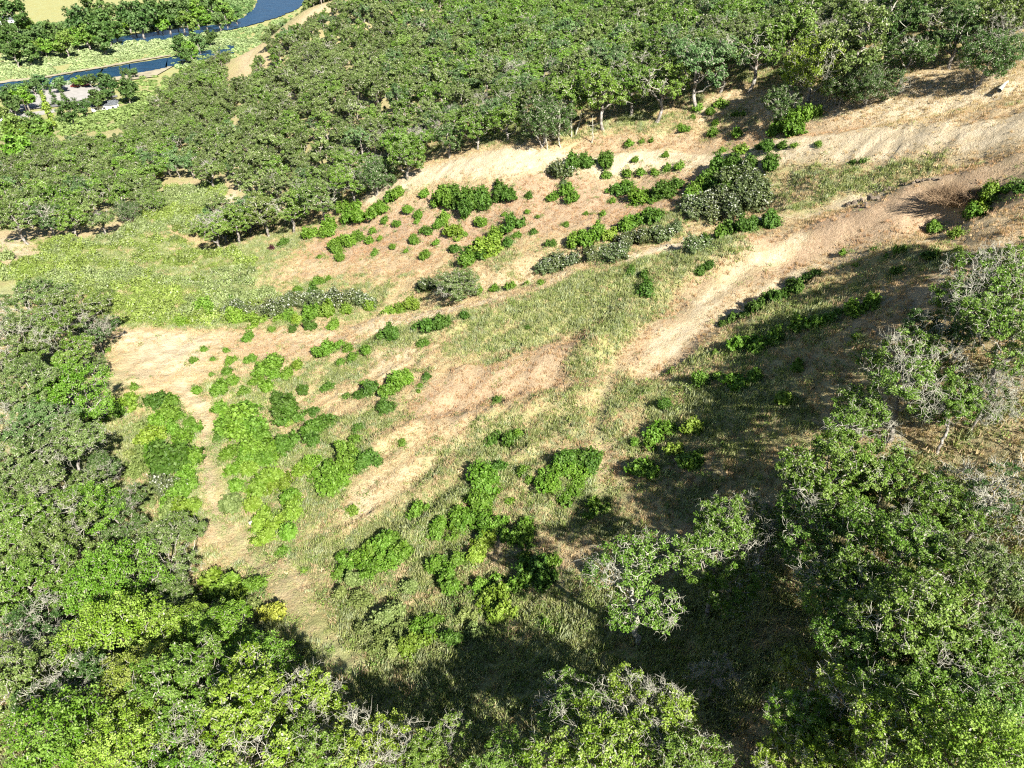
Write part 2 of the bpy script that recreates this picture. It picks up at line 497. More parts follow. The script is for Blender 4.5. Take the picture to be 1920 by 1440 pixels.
BARE = [(poly_world(l, H), w) for l, w in BARE]

FIELD_FAR = [(-1500, 880), (-420, 1020), (-330, 1300), (-600, 1800), (-1500, 1700)]

def zones_at(x, y, hz):
    """ground cover at (x, y): green, reddish soil, bleached straw"""
    wx = x + 3.0 * (fbm(x * 0.22, y * 0.22, 71, 3) - 0.5); wy = y + 3.0 * (fbm(x * 0.22, y * 0.22, 75, 3) - 0.5)
    z = [0.44 + 0.6 * (fbm(x * 0.08, y * 0.08, 40, 3) - 0.5), np.full(x.shape, 0.12), np.full(x.shape, 0.05)]
    z[0] = z[0] + 0 * x
    for c, s, w, l in ZONES:
        bx0, by0 = l.min(0) - 3 * w - 3; bx1, by1 = l.max(0) + 3 * w + 3
        m = (x > bx0) & (x < bx1) & (y > by0) & (y < by1)
        if not np.any(m): continue
        d = seg_dist(wx[m], wy[m], l) / w
        k = np.zeros(x.shape); k[m] = s * np.exp(-d ** 4 * 0.7)
        for j in range(3):
            z[j] = z[j] + k * (1 - z[j]) if j == c else z[j] * (1 - k * (0.9 if c == 2 or j == 2 else 0.75))
    wd = in_poly(x, y, wood_poly)
    z[0] = np.where(wd, np.maximum(z[0], 0.75), z[0]); z[2] = np.where(wd, z[2] * 0.6, z[2])
    for l, w in BARE:
        bb = np.exp(-(seg_dist(x, y, l) / w) ** 2) * (0.5 + fbm(x * 0.15, y * 0.15, 77, 2))
        z[0] = z[0] * (1 - 0.6 * np.clip(bb, 0, 1)); z[2] = np.maximum(z[2], 0.55 * np.clip(bb, 0, 1))
    low = np.clip((-x - 60) / 60, 0, 1) * np.clip((y - 200) / 80, 0, 1)
    z[0] = np.maximum(z[0], 0.9 * low * (z[2] < 0.5)); z[2] = z[2] * (1 - 0.3 * low)
    val = np.clip((16 - hz) / 8.0, 0, 1)
    z[0] = z[0] * (1 - val) + 1.0 * val
    z[1] = z[1] * (1 - val); z[2] = z[2] * (1 - val)
    fld = in_poly(x, y, FIELD_FAR) & (val > 0.5)
    z[0] = np.where(fld, 0.0, z[0]); z[2] = np.where(fld, 0.75, z[2])
    return z

def axis(lo, f0, f1, hi, step, grow):
    a = list(np.arange(f0, f1 + 1e-6, step))
    s = step; v = a[-1]
    while v < hi:
        s *= grow; v += s; a.append(v)
    s = step; v = a[0]; b = []
    while v > lo:
        s *= grow; v -= s; b.append(v)
    return np.array(b[::-1] + a)

gx = axis(-2600, -78, 92, 1800, 0.5, 1.035)
gy = axis(-160, 14, 132, 3200, 0.5, 1.03)
GX, GY = np.meshgrid(gx, gy)
GZ = H(GX, GY)
nx, ny = len(gx), len(gy)
gi = np.arange(nx * ny).reshape(ny, nx)
quads = np.stack([gi[:-1, :-1], gi[:-1, 1:], gi[1:, 1:], gi[1:, :-1]], -1).reshape(-1, 4)
zg = zones_at(GX, GY, GZ)
zcol = np.stack([np.clip(k, 0, 1).ravel() for k in zg] + [np.clip((18 - GZ) / 8, 0, 1).ravel()], 1)
me = mesh_from("ground", np.stack([GX, GY, GZ], -1).reshape(-1, 3), quads.ravel(), np.full(len(quads), 4), {"zones": zcol}, True)

def Hq(x, y):
    """height read back from the finished ground mesh"""
    x = np.asarray(x, float); y = np.asarray(y, float)
    i = np.clip(np.searchsorted(gx, x) - 1, 0, nx - 2); j = np.clip(np.searchsorted(gy, y) - 1, 0, ny - 2)
    fu = (x - gx[i]) / (gx[i + 1] - gx[i]); fv = (y - gy[j]) / (gy[j + 1] - gy[j])
    return (GZ[j, i] * (1 - fu) + GZ[j, i + 1] * fu) * (1 - fv) + (GZ[j + 1, i] * (1 - fu) + GZ[j + 1, i + 1] * fu) * fv
Hg = Hq

def ground_mat():
    m = N("hillside_ground")
    p = m.pos()
    sep = m.new("ShaderNodeSeparateColor")
    za = m.new("ShaderNodeAttribute", attribute_name="zones")
    m.put(za.outputs["Color"], sep.inputs[0])
    g, s, w = sep.outputs[0], sep.outputs[1], sep.outputs[2]
    n1 = m.noise(0.16, 5, 0.6, p); n2 = m.noise(0.9, 8, 0.7, p); n3 = m.noise(7.0, 5, 0.7, p); n4 = m.noise(2.6, 6, 0.7, p)
    map_ = m.new("ShaderNodeMapping"); map_.inputs["Rotation"].default_value = (0, 0, 0.5); map_.inputs["Scale"].default_value = (0.5, 3.0, 1.0)
    m.put(p, map_.inputs["Vector"])
    ns = m.noise(1.1, 6, 0.7, map_.outputs[0])
    dry = m.mix(m.ramp(n2, 0.32, 0.68), (0.33, 0.235, 0.12), (0.46, 0.36, 0.20))
    dry = m.mix(m.ramp(ns, 0.35, 0.7), dry, (0.50, 0.405, 0.235))
    soil = m.mix(m.ramp(n4, 0.3, 0.7), (0.29, 0.19, 0.12), (0.44, 0.315, 0.205))
    pale = m.mix(m.ramp(n2, 0.3, 0.7), (0.47, 0.37, 0.225), (0.58, 0.48, 0.325))
    green = m.mix(m.ramp(n4, 0.3, 0.7), (0.21, 0.225, 0.065), (0.34, 0.34, 0.13))
    green = m.mix(m.ramp(n1, 0.4, 0.65), green, (0.28, 0.31, 0.13))
    def fac(a, lo, hi, k2=0.55):
        v = m.math('ADD', a, m.math('ADD', m.math('MULTIPLY', m.math('SUBTRACT', n2, 0.5), k2 * 1.6), m.math('MULTIPLY', m.math('SUBTRACT', n4, 0.5), k2)))
        return m.ramp(v, lo, hi)
    c = m.mix(m.math('MULTIPLY', fac(s, 0.25, 1.05), 0.85), dry, soil)
    c = m.mix(fac(w, 0.2, 0.9), c, pale)
    c = m.mix(m.math('MULTIPLY', fac(g, 0.3, 1.15, 1.1), 0.85), c, green)
    k = m.math('ADD', m.math('MULTIPLY', n3, 0.7), 0.65)
    comb = m.new("ShaderNodeCombineColor")
    for i in range(3): m.put(k, comb.inputs[i])
    c = m.mix(1.0, c, comb.outputs[0], 'MULTIPLY')
    m.put(c, m.bsdf.inputs["Base Color"])
    m.bsdf.inputs["Roughness"].default_value = 0.95
    m.bsdf.inputs["Specular IOR Level"].default_value = 0.08
    b = m.new("ShaderNodeBump"); b.inputs["Strength"].default_value = 1.0; b.inputs["Distance"].default_value = 0.22
    hgt = m.math('ADD', m.math('MULTIPLY', n4, 1.0), m.math('MULTIPLY', n3, 0.5))
    m.put(hgt, b.inputs["Height"]); m.put(b.outputs[0], m.bsdf.inputs["Normal"])
    return m.m

ground = link("ground", me, ground_mat())
tag(ground, kind="structure")
# ------------------------------------------------------------------ tree and shrub shapes
def tubes(segs, sides_of):
    """segs: list of (p0, p1, r0, r1, pale) -> verts, loops, counts, pale"""
    V, F, C, A = [], [], [], []
    off = 0
    for p0, p1, r0, r1, pale in segs:
        d = p1 - p0
        L = np.linalg.norm(d)
        if L < 1e-5: continue
        d = d / L
        a = np.cross(d, (0.31, 0.77, 0.55)); a /= np.linalg.norm(a) + 1e-9
        b = np.cross(d, a)
        k = sides_of(max(r0, r1))
        th = np.arange(k) * 2 * math.pi / k
        ring = np.cos(th)[:, None] * a + np.sin(th)[:, None] * b
        V.append(p0 + ring * r0); V.append(p1 + d * r1 * 0.3 + ring * r1)
        i = np.arange(k); j = (i + 1) % k
        F.append((np.stack([i, j, j + k, i + k], 1) + off).ravel()); C.append(np.full(k, 4))
        A.append(np.full(2 * k, pale))
        off += 2 * k
    return np.concatenate(V), np.concatenate(F), np.concatenate(C), np.concatenate(A)

def leaves(centres, normals_hint, size, r, aspect=0.62, up=0.6, shade=None):
    """diamond leaves, each a folded pair of triangles"""
    n = len(centres)
    nm = r.normal(size=(n, 3)) * 0.75 + normals_hint + np.array([0, 0, up])
    nm /= np.linalg.norm(nm, axis=1)[:, None] + 1e-9
    t = r.normal(size=(n, 3)); t -= (t * nm).sum(1)[:, None] * nm; t /= np.linalg.norm(t, axis=1)[:, None] + 1e-9
    b = np.cross(nm, t)
    s = size * r.uniform(0.7, 1.35, n)[:, None]
    fold = nm * s * 0.12
    V = np.stack([centres - t * s * 0.5, centres + b * s * aspect * 0.5 + fold, centres + t * s * 0.5, centres - b * s * aspect * 0.5 + fold], 1).reshape(-1, 3)
    base = (np.arange(n) * 4)[:, None]
    F = np.concatenate([base + np.array([0, 1, 2]), base + np.array([0, 2, 3])], 1).ravel()
    C = np.full(2 * n, 3)
    rnd = np.repeat(r.uniform(0, 1, n) if shade is None else shade, 4)
    return V, F, C, rnd

def grow(r, Ht, R, n_attr, step, kill, trunk_h, lean, flat=0.62, lobes=8, lobe_r=0.45, czf=0.64):
    cz = Ht * czf
    att = []
    k = 0
    while k < lobes:
        th = 2 * math.pi * (k + r.uniform(-0.35, 0.35)) / max(lobes - 2, 1)
        ph = r.uniform(0.35, 0.72) * R if k < lobes - 2 else r.uniform(0, 0.25) * R
        c = np.array([math.cos(th) * ph, math.sin(th) * ph, cz + (r.uniform(-0.16, 0.16) if k < lobes - 2 else 0.18) * Ht])
        q = R * lobe_r * r.uniform(0.75, 1.2)
        m = max(8, int(n_attr / lobes))
        d = r.normal(size=(m, 3)); d /= np.linalg.norm(d, axis=1)[:, None]
        d *= (r.uniform(0.25, 1, m) ** 0.45)[:, None] * q
        d[:, 2] *= flat
        att.append(c + d); k += 1
    att = np.concatenate(att)
    att[:, :2] += np.array(lean) * (att[:, 2:3] / Ht)
    nodes = [np.zeros(3)]; par = [-1]
    nt = max(2, int(trunk_h / step))
    for i in range(1, nt + 1):
        f = i / nt
        nodes.append(np.array([lean[0] * 0.4 * f + r.normal(0, 0.05), lean[1] * 0.4 * f + r.normal(0, 0.05), trunk_h * f])); par.append(len(nodes) - 2)
    P = np.array(nodes)
    D = np.linalg.norm(att[:, None] - P[None], axis=2)
    near = D.argmin(1); nd = D.min(1)
    alive = np.ones(len(att), bool)
    for it in range(70):
        if not alive.any(): break
        new = []; newp = []
        idx = np.nonzero(alive)[0]
        for nidx in np.unique(near[idx]):
            if nidx == 0: continue
            a = idx[near[idx] == nidx]
            d = att[a] - P[nidx]
            d = d / (np.linalg.norm(d, axis=1)[:, None] + 1e-9)
            v = d.mean(0)
            v = v / (np.linalg.norm(v) + 1e-9) + r.normal(0, 0.28, 3)
            v /= np.linalg.norm(v)
            new.append(P[nidx] + v * step); newp.append(nidx)
        if not new: break
        new = np.array(new)
        b0 = len(P)
        P = np.concatenate([P, new]); par += newp
        d2 = np.linalg.norm(att[:, None] - new[None], axis=2)
        bi = d2.argmin(1); bd = d2.min(1)
        up = bd < nd
        near = np.where(up, bi + b0, near); nd = np.where(up, bd, nd)
        alive &= nd > kill
    par = np.array(par)
    return P, par, cz

def oak(seed, Ht=8.2, R=4.0, n_attr=1000, step=0.34, kill=0.36, leaf=0.145, per=58, clump=0.30, tip=0.016, twig=0.018,
        bare=0.12, trunk_h=2.0, lobes=9, twigs=2, leafiness=1.0, lean_s=0.5, sides=(7, 3), trunk_r=None, flat=0.62, twig_p=0.2, lichen=0.06, dead_k=0.11, czf=0.64, pale_all=0.0, gap=0.45):
    r = np.random.default_rng(seed)
    lean = r.normal(0, lean_s, 2)
    P, par, cz = grow(r, Ht, R, n_attr, step, kill, trunk_h, lean, flat, lobes, 0.45, czf)
    n = len(P)
    kids = np.zeros(n, int)
    for i in range(1, n): kids[par[i]] += 1
    e = 2.35
    acc = np.zeros(n)
    for i in range(n - 1, -1, -1):
        if kids[i] == 0: acc[i] = tip ** e
        if par[i] >= 0: acc[par[i]] += acc[i]
    rad = acc ** (1 / e)
    thin = rad < tip * 2.3
    if trunk_r:
        rad = np.maximum(tip, rad * (trunk_r / rad[0]) ** (np.clip(rad / rad[0], 0, 1) ** 0.25))
    nodes_pale = np.clip(1 - (rad - tip) / (rad[0] * 0.55), 0, 1) * r.uniform(0.1, 0.75, n)
    nodes_pale = np.maximum(nodes_pale, pale_all * (P[:, 2] > 0.8))
    segs = []
    main = {}
    for i in range(1, n):
        p = par[i]
        if p not in main or rad[i] > rad[main[p]]: main[p] = i
    for i in range(1, n):
        p = par[i]
        r0 = rad[p] if main[p] == i else min(rad[p], rad[i] * 1.3)
        if p == 0: r0 *= 1.35
        segs.append((P[p], P[i], r0, rad[i], nodes_pale[i]))
    dead = r.uniform(size=n) < 0
    # whole dead limbs
    ends = np.nonzero(kids == 0)[0]
    deadset = np.zeros(n, bool)
    for q in ends:
        if r.uniform() < min(bare * dead_k, 0.1):
            j = q
            for _ in range(4):
                if par[j] > 0 and thin[par[j]]: j = par[j]
            deadset[j] = True
    for i in range(1, n):
        if deadset[par[i]]: deadset[i] = True
    centre = P[ends].mean(0)
    for q in ends:
        if r.uniform() < twig_p or deadset[q]:
            out = P[q] - centre; out /= np.linalg.norm(out) + 1e-9
            for _ in range(twigs + (3 if deadset[q] else 0)):
                d = out * 0.8 + r.normal(0, 0.6, 3) + np.array([0, 0, 0.45]); d /= np.linalg.norm(d)
                L = r.uniform(0.18, 0.38) * (1.0 + 6 * (leaf - 0.14))
                q0 = P[q]; w_ = twig
                for _s in range(3):
                    d = d + r.normal(0, 0.75, 3); d /= np.linalg.norm(d)
                    q1 = q0 + d * L
                    segs.append((q0, q1, w_, w_ * 0.75, 1.0))
                    if _s: segs.append((q0, q0 + (d + r.normal(0, 1.2, 3)) * L * 0.6, w_ * 0.8, w_ * 0.4, 1.0))
                    q0 = q1; w_ *= 0.75
    tv = tubes(segs, lambda q: sides[0] if q > 0.06 else sides[1])
    wood = mesh_from("trunk", tv[0], tv[1], tv[2], {"pale": tv[3]}, True)
    wood.materials.append(M_BARK)
    fine = np.nonzero(thin & (P[:, 2] > trunk_h * 0.8) & ~deadset)[0]
    fine = fine[r.uniform(size=len(fine)) > bare]
    fine = fine[(kids[fine] == 0) | (r.uniform(size=len(fine)) > gap)]
    cc = np.repeat(fine, max(1, int(per * leafiness)))
    csh = r.uniform(0, 1, n)
    g = r.normal(size=(len(cc), 3)); g /= np.linalg.norm(g, axis=1)[:, None]
    g *= (r.uniform(0, 1, len(cc)) ** 0.5)[:, None] * clump
    g[:, 2] *= 0.65
    pos = P[cc] + g + np.array([0, 0, clump * 0.45])
    out = P[cc] - centre; out /= np.linalg.norm(out, axis=1)[:, None] + 1e-9
    sh = np.clip(0.55 * csh[cc] + 0.45 * r.uniform(size=len(cc)), 0, 1)
    lv = leaves(pos, out * 0.5 + g / clump * 0.35, leaf, r, shade=sh)
    fk = np.repeat((r.uniform(size=len(cc)) < lichen * (0.4 + 1.2 * csh[cc])).astype(float), 4)
    crown = mesh_from("crown", lv[0], lv[1], lv[2], {"rnd": lv[3], "fleck": fk})
    crown.materials.append(M_LEAF)
    ext = np.hypot(pos[:, 0] - centre[0], pos[:, 1] - centre[1])
    return dict(wood=wood, crown=crown, r=float(np.percentile(ext, 93)), h=float(np.percentile(pos[:, 2], 98)), cz=float(pos[:, 2].mean()),
                off=centre[:2])

def conifer(seed, Ht=12.0, R=2.4, leaf=0.5, n=1400):
    r = np.random.default_rng(seed)
    segs = [(np.array([0, 0, 0.0]), np.array([0, 0, Ht * 0.6]), 0.22, 0.12, 0.0), (np.array([0, 0, Ht * 0.6]), np.array([0, 0, Ht]), 0.12, 0.02, 0.0)]
    pos = []
    for k in range(42):
        z = Ht * (0.1 + 0.88 * (k + r.uniform(0, 1)) / 42)
        q = R * (1 - z / Ht) ** 0.8 * r.uniform(0.7, 1.15) + 0.1
        th = r.uniform(0, 6.28)
        d = np.array([math.cos(th), math.sin(th), -0.15])
        segs.append((np.array([0, 0, z]), np.array([0, 0, z]) + d * q, 0.05, 0.015, 0.0))
        m = int(n / 42 * (0.5 + q / R))
        f = r.uniform(0.15, 1, m) ** 0.7
        p = np.array([0, 0, z]) + f[:, None] * d * q + r.normal(0, 1, (m, 3)) * np.array([0.32, 0.32, 0.22]) * (0.5 + q / R)
        pos.append(p)
    pos = np.concatenate(pos)
    tv = tubes(segs, lambda q: 6 if q > 0.06 else 3)
    wood = mesh_from("trunk", tv[0], tv[1], tv[2], {"pale": tv[3]}, True); wood.materials.append(M_BARK)
    out = pos * np.array([1, 1, 0]); out /= np.linalg.norm(out, axis=1)[:, None] + 1e-6
    lv = leaves(pos, out * 0.6, leaf, r)
    crown = mesh_from("crown", lv[0], lv[1], lv[2], {"rnd": lv[3]}); crown.materials.append(M_LEAF)
    return dict(wood=wood, crown=crown, r=R, h=Ht, cz=Ht * 0.42, off=(0, 0))

def shrub(seed, leaf=0.15, n=2900, mounds=5, ht=1.0, shoots=True, flower=0.0, mat=None):
    """a shrub about 2 m across: uneven mounds of upright leafy shoots"""
    r = np.random.default_rng(seed)
    pos, hint, shade = [], [], []
    segs = []
    for k in range(mounds):
        c = r.normal(0, 0.36, 2) if k else np.zeros(2)
        q = r.uniform(0.38, 0.7); h = ht * r.uniform(0.55, 1.1)
        ns = int(150 / mounds)
        for _ in range(ns):
            th = r.uniform(0, 6.28); f = math.sqrt(r.uniform(0, 1)) * (1.0 if r.uniform() < 0.9 else 1.3)
            tipp = np.array([c[0] + math.cos(th) * f * q, c[1] + math.sin(th) * f * q, max(0.16, h * (math.sqrt(max(0.04, 1 - f * f * 0.85))) * r.uniform(0.72, 1.18))])
            tipp[:2] += r.normal(0, 0.06, 2)
            base = np.array([c[0] + math.cos(th) * f * q * 0.7, c[1] + math.sin(th) * f * q * 0.7, -0.1])
            segs.append((base, tipp, 0.014, 0.006, 0.2))
            m = max(3, int(n / (mounds * ns) * r.uniform(0.5, 1.5)))
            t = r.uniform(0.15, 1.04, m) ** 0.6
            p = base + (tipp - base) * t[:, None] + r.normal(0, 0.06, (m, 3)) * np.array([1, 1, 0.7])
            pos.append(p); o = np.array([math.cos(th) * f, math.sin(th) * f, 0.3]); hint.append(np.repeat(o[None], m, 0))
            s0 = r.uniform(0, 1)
            shade.append(np.clip(0.45 * s0 + 0.4 * (t - 0.3) + 0.25 * r.uniform(size=m), 0, 1))  # shading painted in: leaves darken down the shoot, tips read as sunlit
    pos = np.concatenate(pos); hint = np.concatenate(hint); shade = np.concatenate(shade)
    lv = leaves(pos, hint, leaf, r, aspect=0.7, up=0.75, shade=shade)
    tv = tubes(segs, lambda q: 3)
    nv = len(lv[0])
    fl = np.repeat((r.uniform(size=len(pos)) < flower * np.clip(pos[:, 2] / ht, 0, 1.2)).astype(float), 4)
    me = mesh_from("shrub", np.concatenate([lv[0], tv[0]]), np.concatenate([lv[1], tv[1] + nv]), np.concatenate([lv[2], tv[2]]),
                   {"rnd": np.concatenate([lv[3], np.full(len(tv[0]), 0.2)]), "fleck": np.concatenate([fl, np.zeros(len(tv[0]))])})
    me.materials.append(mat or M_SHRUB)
    return me

DOME = [oak(140, Ht=7.0, R=3.6, bare=0.05, per=40, clump=0.36, trunk_h=0.5, czf=0.45, flat=0.95, lobes=12, lichen=0.1, twigs=1, twig_p=0.1)]
LONE = [oak(153, Ht=10.0, R=3.7, bare=0.14, trunk_h=1.7, czf=0.72, lobes=7, pale_all=0.55, trunk_r=0.2, per=34, dead_k=0.15, twigs=2, lean_s=0.8)]
NEAR = [oak(101, bare=0.10), oak(102, Ht=9.0, R=3.7, bare=0.14), oak(103, R=4.3, Ht=7.8, bare=0.18, twigs=3), oak(104, Ht=8.6, bare=0.08),
        oak(105, Ht=8.0, R=3.8, bare=0.24, twigs=3), oak(106, Ht=9.4, R=3.9, bare=0.12)]
LUSH = [oak(121, bare=0.02, per=40, clump=0.36, twigs=1, twig_p=0.08, lichen=0.01), oak(122, bare=0.02, Ht=9.0, per=40, clump=0.36, twigs=1, twig_p=0.06, lichen=0.01)]
DEAD = [oak(131, dead_k=0.3, bare=0.75, twigs=5, leafiness=0.8, n_attr=700, twig=0.024), oak(132, dead_k=0.3, bare=0.6, twigs=5, leafiness=0.9, n_attr=700, twig=0.024)]
MID_KW = dict(n_attr=420, step=0.5, kill=0.55, leaf=0.22, per=56, clump=0.42, tip=0.03, twig=0.035, twigs=1, sides=(5, 3), trunk_r=0.22, twig_p=0.06, trunk_h=1.2, lichen=0.055, dead_k=0.04, czf=0.56, flat=0.85, gap=0.15)
MID = [oak(201, bare=0.10, **MID_KW), oak(202, Ht=9.2, R=3.7, bare=0.16, **MID_KW), oak(203, Ht=7.6, R=4.2, bare=0.2, **MID_KW),
       oak(204, Ht=8.6, bare=0.1, **MID_KW), oak(205, Ht=8.8, R=3.6, bare=0.28, **MID_KW)]
MID_GREY = [oak(211, Ht=8.4, R=3.6, bare=0.62, **dict(MID_KW, dead_k=0.12, twigs=2, twig_p=0.3)), oak(212, Ht=9.4, R=3.0, bare=0.5, **dict(MID_KW, dead_k=0.12, twigs=2, twig_p=0.25))]
FAR_KW = dict(n_attr=150, step=0.7, kill=0.9, leaf=0.38, per=46, clump=0.65, tip=0.05, twig=0.06, twigs=1, sides=(4, 3), trunk_r=0.22, twig_p=0.05, trunk_h=1.1, lichen=0.06, dead_k=0.03, czf=0.55, flat=0.85, gap=0.1)
FAR = [oak(301, bare=0.12, **FAR_KW), oak(302, Ht=9.0, bare=0.2, **FAR_KW), oak(303, Ht=8.4, R=3.7, bare=0.3, **FAR_KW), oak(304, Ht=10.5, R=3.2, bare=0.1, **FAR_KW), oak(305, Ht=8.8, R=3.4, bare=0.6, **dict(FAR_KW, twigs=2, twig_p=0.25))]
VAL_KW = dict(n_attr=150, step=0.7, kill=0.9, leaf=0.62, per=24, clump=0.85, tip=0.05, twig=0.05, twigs=0, sides=(4, 3), trunk_r=0.26, twig_p=0.0, lichen=0.0, trunk_h=0.8, czf=0.5, flat=0.95, gap=0.0)
VALLEY = [oak(401, bare=0.02, Ht=9, **VAL_KW), oak(402, bare=0.02, Ht=10, R=3.8, **VAL_KW)]
CONIFER = [conifer(501), conifer(502, Ht=11, R=2.8)]
SHRUBS = [shrub(601), shrub(602, mounds=4, ht=1.15), shrub(603, mounds=6, ht=0.85), shrub(604, mounds=5), shrub(605, mounds=3, ht=1.1)]
SHRUB_F = [shrub(611, flower=0.22, mat=M_FLOWER, leaf=0.12), shrub(612, flower=0.28, mat=M_FLOWER, leaf=0.12, mounds=4)]
SHRUB_S = [shrub(621, n=1100, leaf=0.2, mounds=3), shrub(622, n=1100, leaf=0.2, mounds=4)]
# ------------------------------------------------------------------ trees
TINT = dict(o=(0.118, 0.228, 0.02), g=(0.13, 0.20, 0.04), b=(0.115, 0.255, 0.012), l=(0.185, 0.305, 0.018), y=(0.22, 0.28, 0.03),
            d=(0.065, 0.135, 0.025), s=(0.095, 0.195, 0.05))
tree_xy = []
ORD = ["leftmost"] + [w + " from left" for w in ("second third fourth fifth sixth seventh eighth ninth tenth eleventh twelfth thirteenth fourteenth fifteenth sixteenth seventeenth "
       "eighteenth nineteenth twentieth twenty-first twenty-second twenty-third twenty-fourth twenty-fifth twenty-sixth twenty-seventh twenty-eighth twenty-ninth thirtieth").split()]

def jitter_tint(c, k=0.14):
    v = 1 + random.uniform(-k, k)
    return (c[0] * v * (1 + random.uniform(-0.1, 0.1)), c[1] * v, c[2] * v * (1 + random.uniform(-0.15, 0.15)), 1.0)

def make_tree(name, kit, loc, scale, rz, tint, label, cat, group=None, zs=1.0, tilt=(0, 0)):
    t = empty(name, loc, rz)
    t.rotation_euler = (tilt[0], tilt[1], rz)
    t.scale = (scale, scale, scale * zs)
    w = link("trunk", kit["wood"], None, t)
    c = link("crown", kit["crown"], None, t)
    c.color = tint
    tag(t, label, cat, group)
    return t

def place_tree(px, py, dpx, kits, tint, label, group=None, cat="tree", name="oak_tree", zs=1.0, rz=None, kit=None, tilt=(0, 0)):
    """px, py: middle of the crown in the photograph, dpx: its width there"""
    k = kits[kit if kit is not None else random.randrange(len(kits))]
    s = 1.0
    for _ in range(4):
        p, d = at(px, py, k["cz"] * s * zs)
        s = dpx * d / FPX / (2 * k["r"])
        s = min(max(s, 0.35), 1.9)
    x, y = p[0], p[1]
    a = random.uniform(0, 6.28) if rz is None else rz
    ox, oy = k["off"][0] * s, k["off"][1] * s
    x -= ox * math.cos(a) - oy * math.sin(a); y -= ox * math.sin(a) + oy * math.cos(a)
    z = float(Hq(np.array([x]), np.array([y]))[0]) - 0.12
    tree_xy.append((x, y, s * k["r"]))
    return make_tree(name, k, (x, y, z), s, a, jitter_tint(TINT[tint], 0.08), label, cat, group, zs, tilt)

LW = "oaks of the wood along the western edge of the clearing"
RW = "oaks of the shaded wood on the eastern slope"
BW = "oaks along the near edge of the wood"
